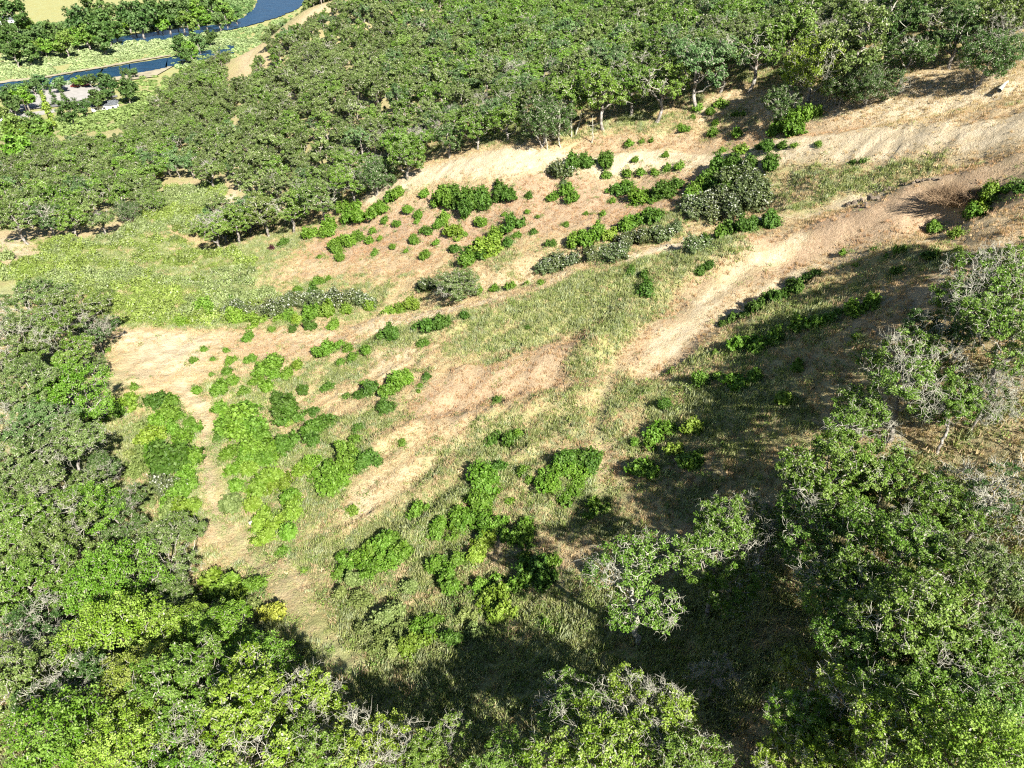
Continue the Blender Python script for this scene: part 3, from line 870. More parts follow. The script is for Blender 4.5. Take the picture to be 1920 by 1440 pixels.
# crown middle x, y, width in the photograph, shape family, tint, label
NEAR_TREES = [
    (60, 560, 115, 'N', 'g', "grey-green oak at the top of the left wood, against the bramble meadow", LW),
    (140, 575, 105, 'N', 'g', "grey-green oak with pale trunk beside the bramble meadow above the bare landing", LW),
    (100, 635, 110, 'N', 'o', "oak behind the first edge trees of the left wood, level with the bare landing", LW),
    (25, 640, 110, 'N', 'g', "leftmost grey oak level with the bare landing", LW),
    (178, 618, 62, 'N', 'd', "small dark oak leaning over the corner of the bare landing", LW),
    (160, 672, 52, 'N', 'g', "stunted grey oak casting its shadow on the bare landing", LW),
    (125, 725, 120, 'L', 'b', "bright green oak at the wood's edge below the bare landing", LW),
    (45, 720, 110, 'N', 'g', "grey oak behind the bright green oak below the landing", LW),
    (60, 790, 120, 'N', 's', "bluish green oak half way down the left wood", LW),
    (125, 830, 120, 'N', 'g', "oak with white lichen limbs left of the yellow-green thicket", LW),
    (170, 762, 46, 'D', 'g', "small half-bare oak leaning out at the edge of the left wood", LW),
    (30, 870, 130, 'N', 'g', "grey lichen-covered oak on the left border, level with the fern thicket", LW),
    (185, 880, 75, 'N', 'd', "dark small oak casting shade at the edge beside the fern thicket", LW),
    (95, 915, 140, 'N', 'g', "pale grey oak full of lichen in the middle of the left wood", LW),
    (160, 950, 110, 'L', 'b', "bright green tree among the grey oaks of the left wood", LW),
    (30, 980, 140, 'N', 'o', "oak on the left border just below the pale grey one", LW),
    (220, 960, 90, 'N', 'd', "dark oak at the wood's edge above the grey oak with forked white limbs", LW),
    (110, 1030, 150, 'N', 'g', "broad grey oak above the dark gap in the left wood", LW),
    (300, 1030, 140, 'N', 'g', "grey oak with forked white limbs standing out beside the grass track", LW),
    (205, 1080, 150, 'L', 'b', "fresh green tree left of the oak with forked white limbs", LW),
    (25, 1100, 150, 'N', 'o', "oak on the left border beside the dark gap in the canopy", LW),
    (310, 1130, 100, 'N', 'g', "grey-green oak tucked below the oak with forked white limbs", LW),
    (220, 1185, 170, 'L', 'l', "large yellow-green tree in the middle of the left wood", LW),
    (330, 1180, 120, 'L', 'l', "light green tree beside the shaded hollow in the left wood", LW),
    (405, 1185, 130, 'L', 'b', "bright green tree at the tip of the left wood by the grass track", LW),
    (60, 1190, 120, 'N', 'd', "dark shaded oak beside the gap in the left wood", LW),
    (35, 1270, 150, 'N', 'g', "oak with bare white twisted limbs near the lower left corner", LW),
    (150, 1300, 140, 'N', 'd', "dark grey oak between the lower left corner trees", LW),
    (260, 1275, 130, 'L', 'y', "yellowish tree with cream blossom in the lower left wood", LW),
    (350, 1290, 170, 'N', 'o', "spreading green oak above the big white-limbed oak", LW),
    (440, 1360, 230, 'N', 'l', "big oak with a fan of bare white limbs near the bottom border", LW),
    (475, 1250, 130, 'L', 'b', "green tree leaning over the shaded hollow beside the grass track", LW),
    (570, 1330, 170, 'N', 'l', "light green oak over the lower end of the grass track", BW),
    (100, 1400, 180, 'L', 'b', "vivid green tree in the lower left corner", LW),
    (245, 1400, 150, 'L', 'l', "bright green tree left of the white-limbed oak on the bottom border", LW),
    (330, 1440, 160, 'N', 'b', "green oak cut by the bottom border below the yellowish tree", LW),
    (580, 1430, 190, 'N', 'o', "oak cut by the bottom border right of the white-limbed oak", BW),
    (700, 1410, 170, 'N', 'l', "pale green oak on the bottom border below the shaded glade", BW),
    (810, 1430, 150, 'N', 'o', "oak on the bottom border left of the dark gap", BW),
    (940, 1440, 140, 'N', 'o', "oak cut by the bottom border between the glade and the broad pale oak", BW),
    (1080, 1330, 190, 'N', 'o', "broad pale oak below the bare-trunked tree, its left half", BW),
    (1225, 1345, 175, 'N', 'l', "pale oak hiding the foot of the bare-trunked tree", BW),
    (1120, 1430, 220, 'N', 'l', "wide oak cut by the bottom border right of the middle", BW),
    (1280, 1420, 180, 'N', 'o', "oak on the bottom border beside the dappled ground", BW),
    (1190, 1085, 185, 'T', 'o', "lone oak with a tall bare white forked trunk in front of the wood", None),
    (1355, 1030, 190, 'N', 'o', "oak at the left front of the right wood beside the dark shade", RW),
    (1440, 985, 130, 'N', 'o', "oak whose crown joins the left front tree of the right wood", RW),
    (1340, 1265, 90, 'D', 'd', "nearly dead oak with bare white branches in the dappled glade", RW),
    (1560, 880, 180, 'N', 'o', "oak at the wood's front with a pale dead top above the shade", RW),
    (1620, 800, 170, 'N', 'o', "oak in the front row of the right wood, below the dappled bank", RW),
    (1560, 1000, 200, 'N', 'o', "large oak in the middle of the right wood's front", RW),
    (1660, 930, 190, 'N', 'o', "oak with a visible dark trunk in the middle of the right wood", RW),
    (1710, 700, 170, 'N', 'o', "oak with many white twigs at the upper front of the right wood", RW),
    (1800, 600, 150, 'N', 'd', "dark oak at the upper tip of the right wood", RW),
    (1850, 540, 150, 'N', 'o', "oak with bare top branches at the upper tip of the right wood", RW),
    (1905, 500, 110, 'N', 'o', "oak on the right border at the top of the wood", RW),
    (1890, 630, 150, 'N', 'o', "oak on the right border above the whitish dead oak", RW),
    (1795, 740, 120, 'N', 'o', "oak half behind the white-twigged one in the upper right wood", RW),
    (1770, 945, 120, 'N', 'o', "oak left of the sunny patch and the dead white oak", RW),
    (1865, 725, 110, 'D', 'd', "whitish half-dead oak near the right border", RW),
    (1865, 925, 150, 'D', 'd', "dead white-branched oak over its leaning trunk near the right border", RW),
    (1690, 1040, 190, 'N', 'o', "round oak above the sunny patch in the right wood", RW),
    (1590, 1110, 180, 'N', 'o', "oak with hanging lichen below the front of the right wood", RW),
    (1860, 1075, 140, 'N', 'g', "grey-twigged oak right of the sunny patch", RW),
    (1720, 1150, 220, 'N', 'o', "widest oak in the lower right wood", RW),
    (1560, 1230, 150, 'N', 'y', "yellow-green oak in the lower right wood beside the dappled glade", RW),
    (1640, 1230, 190, 'N', 'o', "oak right of the yellow-green one in the lower right wood", RW),
    (1800, 1230, 170, 'N', 'o', "oak below the widest one, towards the right border", RW),
    (1900, 1200, 130, 'N', 'o', "oak on the right border level with the yellow-green oak", RW),
    (1520, 1340, 150, 'N', 'b', "green oak leaning into the lower dappled glade", RW),
    (1620, 1340, 190, 'N', 'l', "light green oak near the bottom border of the right wood", RW),
    (1740, 1330, 190, 'N', 'o', "oak with a bare white tangle near the lower right corner", RW),
    (1870, 1320, 160, 'N', 'o', "dense oak on the right border near the corner", RW),
    (1520, 1430, 170, 'N', 'l', "light green oak cut by the bottom border beside the glade", RW),
    (1680, 1430, 190, 'N', 'l', "yellowish oak cut by the bottom border of the right wood", RW),
    (1830, 1430, 200, 'L', 'l', "bright yellow-green oak in the lower right corner", RW),
]
for px, py, d, fam, tint, label, grp in NEAR_TREES:
    kits = {'N': NEAR, 'L': LUSH, 'D': DEAD, 'T': LONE}[fam]
    place_tree(px, py, d * (0.93 if grp is RW else (0.92 if grp is BW else 1.0)), kits, tint, label, grp, zs=1.15 if grp is RW else 1.0)

for px, py, d, label in ((2010, 420, 120, "oak just beyond the right border shading the bank with the yellow-green shrubs"),
                         (2120, 470, 140, "oak well beyond the right border above the upper tip of the wood"), (2090, 350, 110, "oak beyond the right border level with the outcrop")):
    place_tree(px, py, d, NEAR, 'o', label, "oaks beyond the right border", zs=1.15)

UE = "oaks at the edge of the upper wood"
EDGE_TREES = [
    (405, 428, 66, 'o', "oak at the lower tip of the upper wood, over the green meadow"),
    (440, 410, 60, 'o', "second oak from the lower tip of the upper wood"),
    (490, 398, 66, 'g', "oak above the lone round bush at the start of the bank"),
    (545, 385, 66, 'o', "edge oak with bare pale trunk above the first bank shrubs"),
    (600, 368, 68, 'g', "edge oak left of the bend of the upper dirt track"),
    (655, 345, 72, 'o', "edge oak just left of the start of the upper dirt track"),
    (705, 322, 74, 'd', "dark edge oak where the upper dirt track begins"),
    (762, 290, 74, 'o', "edge oak above the start of the upper dirt track"),
    (842, 255, 64, 'd', "spreading oak casting a thin shadow on the dry slope"),
    (895, 238, 66, 'o', "edge oak behind the dry strip left of the dead trunks"),
    (950, 222, 70, 'o', "edge oak between the dry strip and the big dark oak"),
    (1025, 232, 100, 'd', "big dark oak left of the dead trunks at the upper track"),
    (1070, 190, 95, 'o', "tall oak behind the dead trunks"),
    (1130, 185, 90, 'o', "oak right of the dead trunks"),
    (1190, 172, 92, 'o', "edge oak above the reddish cut of the upper track"),
    (1250, 160, 92, 'o', "edge oak with a pale trunk left of the dry glade"),
    (1310, 130, 96, 's', "large bluish oak at the left of the dry glade"),
    (1370, 118, 96, 's', "bluish oak with a dark slanting trunk by the dry glade"),
    (1430, 95, 90, 'o', "oak in deep shade behind the slim lone tree"),
    (1610, 95, 110, 'g', "large grey oak right of the lime green tree"),
    (1640, 170, 80, 'd', "dark oak leaning down over the upper slope"),
    (1590, 170, 70, 'd', "small dark oak between the lime tree and the leaning oak"),
    (1712, 115, 82, 'd', "lone thin oak with a visible dark trunk on the dry slope"),
    (1798, 70, 76, 'd', "small oak with a straight grey trunk high on the dry slope"),
    (1868, 112, 92, 'd', "leaning oak with a dark shadow near the upper right corner"),
    (1890, 45, 90, 'g', "bare-limbed oak in the upper right corner"),
    (1500, 60, 90, 'o', "oak behind the lime green tree"),
    (1680, 50, 90, 'd', "dark oak in the gap above the lone thin oak"),
    (395, 318, 58, 'g', "grey oak with white trunks at the top of the green clearing"),
    (283, 376, 46, 'o', "low edge oak left of the green clearing"),
    (238, 396, 42, 'd', "dark low oak left of the green clearing"),
    (80, 405, 60, 'd', "dark oak over the dry patch at the left border"),
    (20, 405, 60, 'g', "grey oak on the left border above the dry patch"),
    (130, 410, 55, 'o', "oak at the lower edge of the wood above the bramble meadow"),
    (190, 412, 45, 'g', "small grey oak at the wood's edge by the green clearing"),
]
for px, py, d, tint, label in EDGE_TREES:
    low = label.startswith(("dark oak leaning", "small dark oak between", "leaning oak", "big dark oak", "low edge", "dark low", "dark edge"))
    place_tree(px, py - (20 if px > 1000 else 4), d * 0.94, DOME if low else MID, tint, label, UE)
place_tree(1530, 118, 92, DOME, 'l', "tall lime green tree standing out at the upper slope", None, "tree", "broadleaf_tree", 1.35)
place_tree(1462, 186, 56, MID, 'd', "slim lone tree beside the green shrubs on the dry glade", None, zs=1.3)
place_tree(858, 532, 84, DOME, 'g', "round grey-flecked tree alone in the gully", None, "tree", "round_tree", 0.8)
place_tree(1880, 60, 60, DEAD, 'd', "dead tree with pale bare limbs near the upper right corner", None)

# bare dead trunks beside the upper track
def snag(px, py, hgt, label, lean=0.1):
    p, d = at(px, py)
    r = np.random.default_rng(int(px * 7 + py))
    segs = []; q = np.array([0, 0, -0.2]); rad = 0.13
    dirv = np.array([r.normal(0, lean), r.normal(0, lean), 1.0])
    tip_branches = []
    for k in range(6):
        q2 = q + dirv * hgt / 6 + r.normal(0, 0.09, 3)
        segs.append((q, q2, rad, rad * 0.85, 0.8)); rad *= 0.85
        if k > 1:
            for _ in range(2):
                b = q2 + np.array([r.normal(0, 0.7), r.normal(0, 0.7), r.uniform(0, 0.6)])
                tip_branches.append((q2, b, rad * 0.5, 0.02, 1.0)); tip_branches.append((b, b + r.normal(0, 0.35, 3), 0.025, 0.012, 1.0))
        q = q2
    t = empty("dead_tree", (p[0], p[1], p[2] - 0.05))
    for nm, sg in (("trunk", segs + tip_branches),):
        tv = tubes(sg, lambda a: 6 if a > 0.05 else 3)
        me = mesh_from(nm, tv[0], tv[1], tv[2], {"pale": tv[3]}, True)
        link(nm, me, M_BARK, t)
    tag(t, label, "dead tree", "dead trunks beside the upper dirt track")
for a in ((1052, 276, 6.0, "tallest bare dead trunk at the upper track"), (1072, 258, 6.5, "bare dead trunk right behind the tallest one"),
          (1079, 254, 5.5, "rightmost of the close pair of bare dead trunks"), (1110, 268, 3.6, "short dead trunk standing apart on the right"),
          (1026, 280, 4.0, "low dead trunk at the foot of the big dark oak")):
    snag(*a)

# the closed wood: seeded over the hillside, thinner on the bare spurs
cand = []
step = 4.0
cg = np.stack(np.meshgrid(np.arange(-330, 330, step), np.arange(90, 560, step)), -1).reshape(-1, 2)
cand = cg + rng.uniform(-1.9, 1.9, cg.shape)
k = in_poly(cand[:, 0], cand[:, 1], wood_poly)
cand = cand[k]
cz_ = Hq(cand[:, 0], cand[:, 1])
ppx, ppy = project(cand[:, 0], cand[:, 1], cz_ + 4)
keep = (ppx > -60) & (ppx < 1980) & (ppy > -40) & (cz_ > 14) & (rng.uniform(size=len(cand)) < 0.93)
for l, w in BARE:
    keep &= (seg_dist(cand[:, 0], cand[:, 1], l) > w)
txy = np.array([(a, b) for a, b, c in tree_xy]); trr = np.array([c for a, b, c in tree_xy])
dmin = (np.hypot(cand[:, 0][:, None] - txy[:, 0][None], cand[:, 1][:, None] - txy[:, 1][None]) / (trr[None] + 1.6)).min(1)
keep &= dmin > 1.0
# hidden by the brow of the hill: not in the picture
dd = np.hypot(cand[:, 0], cand[:, 1])
vis = np.ones(len(cand), bool)
for f in np.linspace(0.5, 0.97, 16):
    xx, yy = cand[:, 0] * f, cand[:, 1] * f
    zl = CAM[2] + (cz_ + 8 - CAM[2]) * f
    vis &= zl > Hq(xx, yy) + 1.0
keep &= vis
# the wood ends at the foot of the hill, before road and river
SKY_X = [0, 60, 150, 215, 240, 270, 330, 420, 500, 560, 590, 2000]
SKY_Y = [268, 240, 240, 238, 216, 180, 124, 70, 36, 4, -60, -400]
tpx, tpy = project(cand[:, 0], cand[:, 1], cz_ + 7.5)
keep &= tpy > np.interp(tpx, SKY_X, SKY_Y)
# homestead clearings in the valley
HOUSES = [at(196, 205)[0][:2], at(42, 262)[0][:2]]
for hx in HOUSES:
    keep &= np.hypot(cand[:, 0] - hx[0], cand[:, 1] - hx[1]) > 14
cand = cand[keep]; cz_ = cz_[keep]; dd = dd[keep]
order = np.argsort(dd)
cand = cand[order]; cz_ = cz_[order]; dd = dd[order]
nv = 290 - len(EDGE_TREES) - 1 - len(NEAR_TREES)
print("wood trees", len(cand), "individual", nv, dd[min(nv, len(dd) - 1)])
GREENS = rng.uniform(size=len(cand))
patch = fbm(cand[:, 0] * 0.018, cand[:, 1] * 0.018, 91, 2)
rows = []
fams = {}
ppx = project(cand[:, 0], cand[:, 1], cz_ + 4)[0]
for i in range(len(cand)):
    g = GREENS[i] * 0.6 + patch[i] * 0.8
    t = 'g' if g < 0.70 else ('o' if g < 0.88 else ('s' if g < 1.0 else 'b'))
    c = np.array(TINT[t]) * (0.72 + 0.5 * rng.uniform())
    c = c * 0.94 + np.array((0.14, 0.15, 0.09)) * 0.06
    s = rng.uniform(0.48, 0.88)
    if i < nv:
        reg = 0 if ppx[i] < 640 else (1 if ppx[i] < 1250 else 2)
        band = 0 if dd[i] < (150, 130, 118)[reg] else (1 if dd[i] < (175, 150, 135)[reg] else 2)
        fams.setdefault((t, reg, band), []).append((ppx[i], i, s, c))
    else:
        rows.append((cand[i, 0], cand[i, 1], cz_[i] - 0.2, s, rng.uniform(0, 6.28), rng.choice(5, p=(0.3, 0.25, 0.2, 0.17, 0.08)), *c))
for (t, reg, band), lst in fams.items():
    lst.sort(key=lambda q: q[0])
    for n, (_, i, s, c) in enumerate(lst):
        place = ("beside the green clearing", "behind the upper track", "behind the dry glade")[reg]
        lb = "%s oak, %s of the wood %s" % (dict(g="grey-green", o="mid green", s="bluish green", b="fresh green")[t], ("front", "middle", "back")[band], place)
        if len(lst) == 2: lb += ", the %s one" % ("left", "right")[n]
        elif len(lst) > 2 and (n < 30 or n == len(lst) - 1): lb += ", " + (ORD[n] if n < len(lst) - 1 else "rightmost")
        elif len(lst) > 2: lb += ", towards its right end"
        make_tree("oak_tree", (MID_GREY[rng.integers(2)] if rng.uniform() < 0.09 else MID[rng.integers(len(MID))]), (cand[i, 0], cand[i, 1], cz_[i] - 0.15), s, rng.uniform(0, 6.28), (*c, 1), lb, "tree",
                  ("oaks of the lower closed wood", "oaks of the middle closed wood", "oaks of the upper closed wood")[reg], rng.uniform(0.85, 1.15))

# scatter with geometry nodes ---------------------------------------------------------------
def scatter(name, pts, scl, rot, idx, tint, sources, label, cat):
    """pts (n,3), scl (n,3), rot (n,3), idx (n,), tint (n,3); sources: list of meshes"""
    coll = bpy.data.collections.new(name + "_kinds")
    for i, ms in enumerate(sources):
        coll.objects.link(bpy.data.objects.new("%s_kind_%02d" % (name, i), ms))
    me = bpy.data.meshes.new(name)
    n = len(pts)
    me.vertices.add(n); me.vertices.foreach_set("co", np.asarray(pts, np.float32).ravel())
    a = me.attributes.new("scl", 'FLOAT_VECTOR', 'POINT'); a.data.foreach_set("vector", np.asarray(scl, np.float32).ravel())
    a = me.attributes.new("rot", 'FLOAT_VECTOR', 'POINT'); a.data.foreach_set("vector", np.asarray(rot, np.float32).ravel())
    a = me.attributes.new("idx", 'INT', 'POINT'); a.data.foreach_set("value", np.asarray(idx, np.int32))
    a = me.attributes.new("tint", 'FLOAT_COLOR', 'POINT'); a.data.foreach_set("color", np.concatenate([np.asarray(tint, np.float32), np.ones((n, 1), np.float32)], 1).ravel())
    o = link(name, me)
    ng = bpy.data.node_groups.new(name + "_scatter", 'GeometryNodeTree')
    ng.interface.new_socket("Geometry", in_out='INPUT', socket_type='NodeSocketGeometry')
    ng.interface.new_socket("Geometry", in_out='OUTPUT', socket_type='NodeSocketGeometry')
    gi_ = ng.nodes.new("NodeGroupInput"); go = ng.nodes.new("NodeGroupOutput")
    ip = ng.nodes.new("GeometryNodeInstanceOnPoints")
    ci = ng.nodes.new("GeometryNodeCollectionInfo")
    ci.inputs["Collection"].default_value = coll
    ci.inputs["Separate Children"].default_value = True
    ci.inputs["Reset Children"].default_value = True
    def attr(nm, ty):
        x = ng.nodes.new("GeometryNodeInputNamedAttribute"); x.data_type = ty; x.inputs["Name"].default_value = nm
        return x.outputs["Attribute"]
    L = ng.links
    L.new(gi_.outputs[0], ip.inputs["Points"])
    L.new(ci.outputs[0], ip.inputs["Instance"])
    ip.inputs["Pick Instance"].default_value = True
    L.new(attr("idx", 'INT'), ip.inputs["Instance Index"])
    L.new(attr("rot", 'FLOAT_VECTOR'), ip.inputs["Rotation"])
    L.new(attr("scl", 'FLOAT_VECTOR'), ip.inputs["Scale"])
    L.new(ip.outputs[0], go.inputs[0])
    md = o.modifiers.new("scatter", 'NODES'); md.node_group = ng
    tag(o, label, cat, None, "stuff")
    return o

def joined_tree(k, mat):
    """trunk and crown of a far tree as one mesh with two materials"""
    bm = bmesh.new(); bm.from_mesh(k["crown"]); nf = len(bm.faces); bm.from_mesh(k["wood"])
    bm.faces.ensure_lookup_table()
    for f in bm.faces[nf:]: f.material_index = 1
    me = bpy.data.meshes.new("far_tree"); bm.to_mesh(me); bm.free()
    me.materials.append(mat); me.materials.append(M_BARK)
    return me

FAR_JOINED = [joined_tree(k, M_LEAF_STUFF) for k in FAR]
rows = np.array(rows)
scatter("distant_forest", rows[:, :3], np.stack([rows[:, 3], rows[:, 3], rows[:, 3] * rng.uniform(0.85, 1.15, len(rows))], 1),
        np.stack([0 * rows[:, 4], 0 * rows[:, 4], rows[:, 4]], 1), rows[:, 5], rows[:, 6:9], FAR_JOINED,
        "far mass of oak wood rising behind the nearer wood", "forest")
# ------------------------------------------------------------------ shrubs of the clearing
STINT = dict(m=(0.085, 0.20, 0.004), d=(0.05, 0.13, 0.006), y=(0.12, 0.22, 0.006), g=(0.095, 0.135, 0.04), u=(0.14, 0.195, 0.04), Y=(0.27, 0.31, 0.02), r=(0.07, 0.02, 0.02))

shrub_at = []
def shrub_spot(px, py, w, hs):
    s = 1.0
    for _ in range(2):
        p, d = at(px, py, 0.4 * s * hs)
        s = w * d / FPX / 1.8
    z = float(Hq(np.array([p[0]]), np.array([p[1]]))[0])
    shrub_at.append((p[0], p[1], s))
    return (p[0], p[1], z - 0.05), s

def place_shrub(px, py, w, t, label, group, hs=None):
    kits = SHRUB_F if t == 'g' else (SHRUBS if w > 26 else SHRUB_S)
    me = random.choice(kits)
    hs = hs or (0.95 if w > 45 else 1.15)
    loc, s = shrub_spot(px, py, w, hs)
    o = link("shrub", me)
    o.location = loc
    o.rotation_euler = (random.uniform(-0.12, 0.12), random.uniform(-0.12, 0.12), random.uniform(0, 6.28))
    o.scale = (s * random.uniform(0.92, 1.12), s * random.uniform(0.92, 1.12), s * hs * random.uniform(0.85, 1.15))
    o.color = jitter_tint(STINT[t], 0.16)
    tag(o, label, "shrub", group)
    return o

KIND = dict(m="green", d="dark green", y="yellow-green", g="grey-flowered", u="dull olive", Y="bright yellow", r="maroon")
SHRUB_LIST = []
def cluster(where, data):
    for e in data.split(";"):
        e = e.strip()
        if not e: continue
        q = e.split(",")
        SHRUB_LIST.append((int(q[0]), int(q[1]), int(q[2]), q[3].strip() if len(q) > 3 else 'm', where))

def plant_shrubs():
    """the shrubs that show largest one by one, the small rest as one mass"""
    rank = sorted(range(len(SHRUB_LIST)), key=lambda i: -SHRUB_LIST[i][2])
    big = set(rank[:290])
    fam = {}
    for i in big:
        px, py, w, t, where = SHRUB_LIST[i]
        size = "large" if w >= 50 else ("medium" if w >= 34 else "small")
        fam.setdefault((size, KIND[t], where), []).append(i)
    for (size, kind, where), ids in fam.items():
        ids.sort(key=lambda i: SHRUB_LIST[i][0])
        for n, i in enumerate(ids):
            px, py, w, t, _ = SHRUB_LIST[i]
            lb = "%s %s shrub %s" % (size, kind, where)
            if len(ids) == 2: lb += ", the %s one" % ("left", "right")[n]
            elif len(ids) > 2: lb += ", " + (ORD[n] if n < len(ids) - 1 else "rightmost")
            place_shrub(px, py, w, t, lb, "shrubs " + where)
    small = [SHRUB_LIST[i] for i in rank[290:]]
    P_, S_, R_, I_, T_ = [], [], [], [], []
    for px, py, w, t, _ in small:
        loc, s = shrub_spot(px, py, w, 1.0)
        P_.append(loc); S_.append((s, s, s * random.uniform(0.8, 1.15))); R_.append((0, 0, random.uniform(0, 6.28))); I_.append(random.randrange(4)); T_.append(jitter_tint(STINT[t], 0.16)[:3])
    kinds = []
    for q in SHRUB_S + SHRUBS[:2]:
        c = q.copy(); c.materials.clear(); c.materials.append(M_LEAF_STUFF); kinds.append(c)
    scatter("small_shrubbery", np.array(P_), np.array(S_), np.array(R_), np.array(I_), np.array(T_), kinds, "small green bushes dotted between the larger shrubs of the clearing", "shrubs")

cluster("at the bank's head below the upper track", """1048,317,40,g;1073,303,34,d;1097,302,34,d;1133,300,34,d;992,367,20,d;1032,367,26;1067,357,28;1077,370,30;
1137,327,22;1177,322,24;1203,320,24;1230,323,20;1250,315,22;1273,310,24;1190,297,18;1250,290,16;1183,267,22;1203,263,14;1220,262,14;1056,345,24,g""")
cluster("on the left part of the reddish bank", """733,367,30;750,360,28;707,393,36;723,387,30;670,383,28;653,407,38;680,403,34;647,390,30;793,362,28;583,433,34;623,423,36;610,433,30;633,453,34;
627,467,28;533,453,20,d;655,455,30;672,440,28;690,450,24;700,475,18;640,482,22;737,460,18;773,450,24;720,412,24;745,420,20;770,390,26;785,400,22;790,430,18;760,470,14;600,480,14;700,430,20;715,445,16;780,415,16""")
cluster("in the dense row across the reddish bank", "847,363,50,d;867,377,58,d;887,363,44,d;837,370,40;900,373,40,d;937,355,38,d;960,360,34,d;933,370,30,d;820,378,30;880,388,36,d;910,385,30,d")
cluster("scattered across the middle reddish bank", """963,413,42,d;833,408,32;850,430,38,y;803,430,28,d;823,420,22;902,418,28;927,437,36,y;913,457,60,y;903,467,50,d;930,453,40,y;890,470,44;880,485,40;
955,453,26,d;967,440,24;855,462,30,d;817,453,20;1002,433,20,d;1035,457,22,d;800,478,24;870,440,14;990,395,14;1010,405,12;945,400,14;870,405,16""")
cluster("on the right part of the reddish bank", """1073,450,36,y;1107,440,44;1120,430,34;1147,437,36,y;1190,413,42;1213,403,42,d;1233,397,34,d;1173,423,36;1163,353,46,d;1203,360,44;1250,350,48,d;1233,357,40,d;1223,373,26;
1190,380,20;1150,375,16;1270,345,30,d;1180,343,24;1100,400,14;1060,420,14;1130,400,16""")
cluster("along the gully behind the grassy ridge", "1207,437,44,g;1240,433,46,g;1180,447,44,g;1160,470,48,g;1113,475,46,g;1040,490,56,g;1020,496,40,g;1070,488,40,g;1140,475,40,g;807,530,46,g;790,540,30,g;1265,425,30,g")
cluster("in the big thicket right of the gully", """1347,310,44,d;1380,307,40,d;1407,307,36,d;1440,305,36,d;1360,320,44,d;1317,343,44,d;1337,333,40,d;1310,353,40;1397,330,52,g;1370,335,48,d;1347,363,56,g;1313,377,56,g;
1300,390,46,g;1407,373,62,g;1430,363,48,g;1380,385,50,g;1337,395,46,g;1420,345,44,g;1360,350,40,d;1290,370,36""")
cluster("on the dry glade around the slim lone tree", """1353,192,30;1337,207,22;1307,200,26;1380,213,16;1393,213,14;1338,248,24;1383,248,26;1283,240,18;1343,230,18;1447,247,30;1467,237,34;1497,233,40;1513,217,32;1533,213,26;1493,220,30;1480,245,30;1275,235,14;1300,218,14""")
cluster("beside the upper track right of the thicket", "1390,278,30,y;1423,272,24,d;1443,273,28,d;1467,272,24,d;1537,268,14;1600,302,14,d;1620,302,12,d;1355,282,18;1490,270,16")
cluster("in the hedge row on the grassy ridge", "1307,457,52,g;1350,437,38;1393,423,44,d;1370,430,36,d;1440,415,38,d;1330,450,36,d;1410,420,30,d")
cluster("on the shady bank at the right border", "1847,383,46,y;1863,360,38,y;1833,395,36;1913,350,30,d;1885,352,26;1747,430,28;1793,437,28,y;1740,473,30,d;1690,470,22;1583,473,16;1790,470,20,y;1687,507,22;1607,495,14;1640,465,14;1665,480,12")
cluster("in the long hedge beside the pale strip", "1533,510,24,d;1513,523,28,d;1493,540,34,d;1470,553,36,d;1447,560,32,d;1423,575,32,d;1397,587,32,d;1373,597,28,d;1357,605,20,d;1310,507,24,d;1333,497,20,d;1485,530,28,d;1435,565,28,d;1410,580,28,d")
cluster("half shaded below the long hedge", """1397,647,50;1417,650,44;1453,630,44;1500,613,46;1543,603,46;1577,583,26;1613,573,44;1630,567,34;1320,713,38;1343,703,26;1390,713,50;1413,707,34;1473,747,46,y;1493,688,32;1340,663,16;1607,630,24;1380,645,36;1520,606,30""")
cluster("on the grassy near slope of the ridge", "1207,513,28,d;1207,543,38,d;1180,510,24,d;987,612,16,d;930,540,24;960,537,22;990,533,22;757,580,30,y;733,583,28,y;773,568,30,y;733,622,40,d;795,606,40,d;823,602,36,d;870,587,26,d;790,642,32,d;900,545,20;1015,528,18;780,610,26,d;720,626,28,d")
cluster("on the upper near slope", """653,650,28;690,652,30;643,677,22;743,713,60;763,710,40;693,730,40,d;675,735,30,d;723,727,44;803,705,22,d;648,742,22,d;720,763,48,d;678,717,16;673,802,30,d;667,820,30;753,828,22;930,750,28,d;957,818,46,d;927,823,34,d;975,812,30;790,720,14;785,732,12""")
cluster("in the thicket right of the grass track", """460,787,74,m;430,800,58;487,800,56;470,765,54;417,763,30;427,843,46;467,847,54;510,840,56;533,833,46,d;493,817,50;513,893,58,y;560,880,50,y;580,867,40;457,863,48;477,913,58,y;443,940,54,u;540,937,50,y;477,947,46,y;
553,927,44;440,880,40;530,905,44,y;520,985,56,y;500,965,46,y;540,1000,44,m;530,1035,32,m;505,1005,36,y;545,965,40,y;570,1067,22,y;485,980,40,y;450,905,40;470,880,46,y;500,860,46,m;410,820,26,d""")
cluster("scattered right of the bare landing", """513,683,46;533,703,30;557,685,30,y;473,673,24;413,725,44;370,727,24;433,713,30;477,713,32;503,720,34;457,733,26;570,727,30,d;610,723,30,d;540,792,16,y;363,675,18;383,653,16;423,655,16;400,672,14;430,675,22;423,697,28;
460,633,26;513,617,16;547,615,20,d;583,612,28,d;620,610,30;613,653,38;600,660,26;640,645,20;660,670,24;395,700,14;500,690,36;520,700,30""")
cluster("in the clumps right of the track thicket", "537,757,58,d;520,747,40,d;547,773,46,d;600,800,56,d;617,790,44,d;587,820,40,d;593,770,26,d;617,900,60;633,873,50;647,870,56;670,853,46,d;697,857,40,d;633,893,52;650,843,40;610,880,40;600,910,36;680,865,36,d")
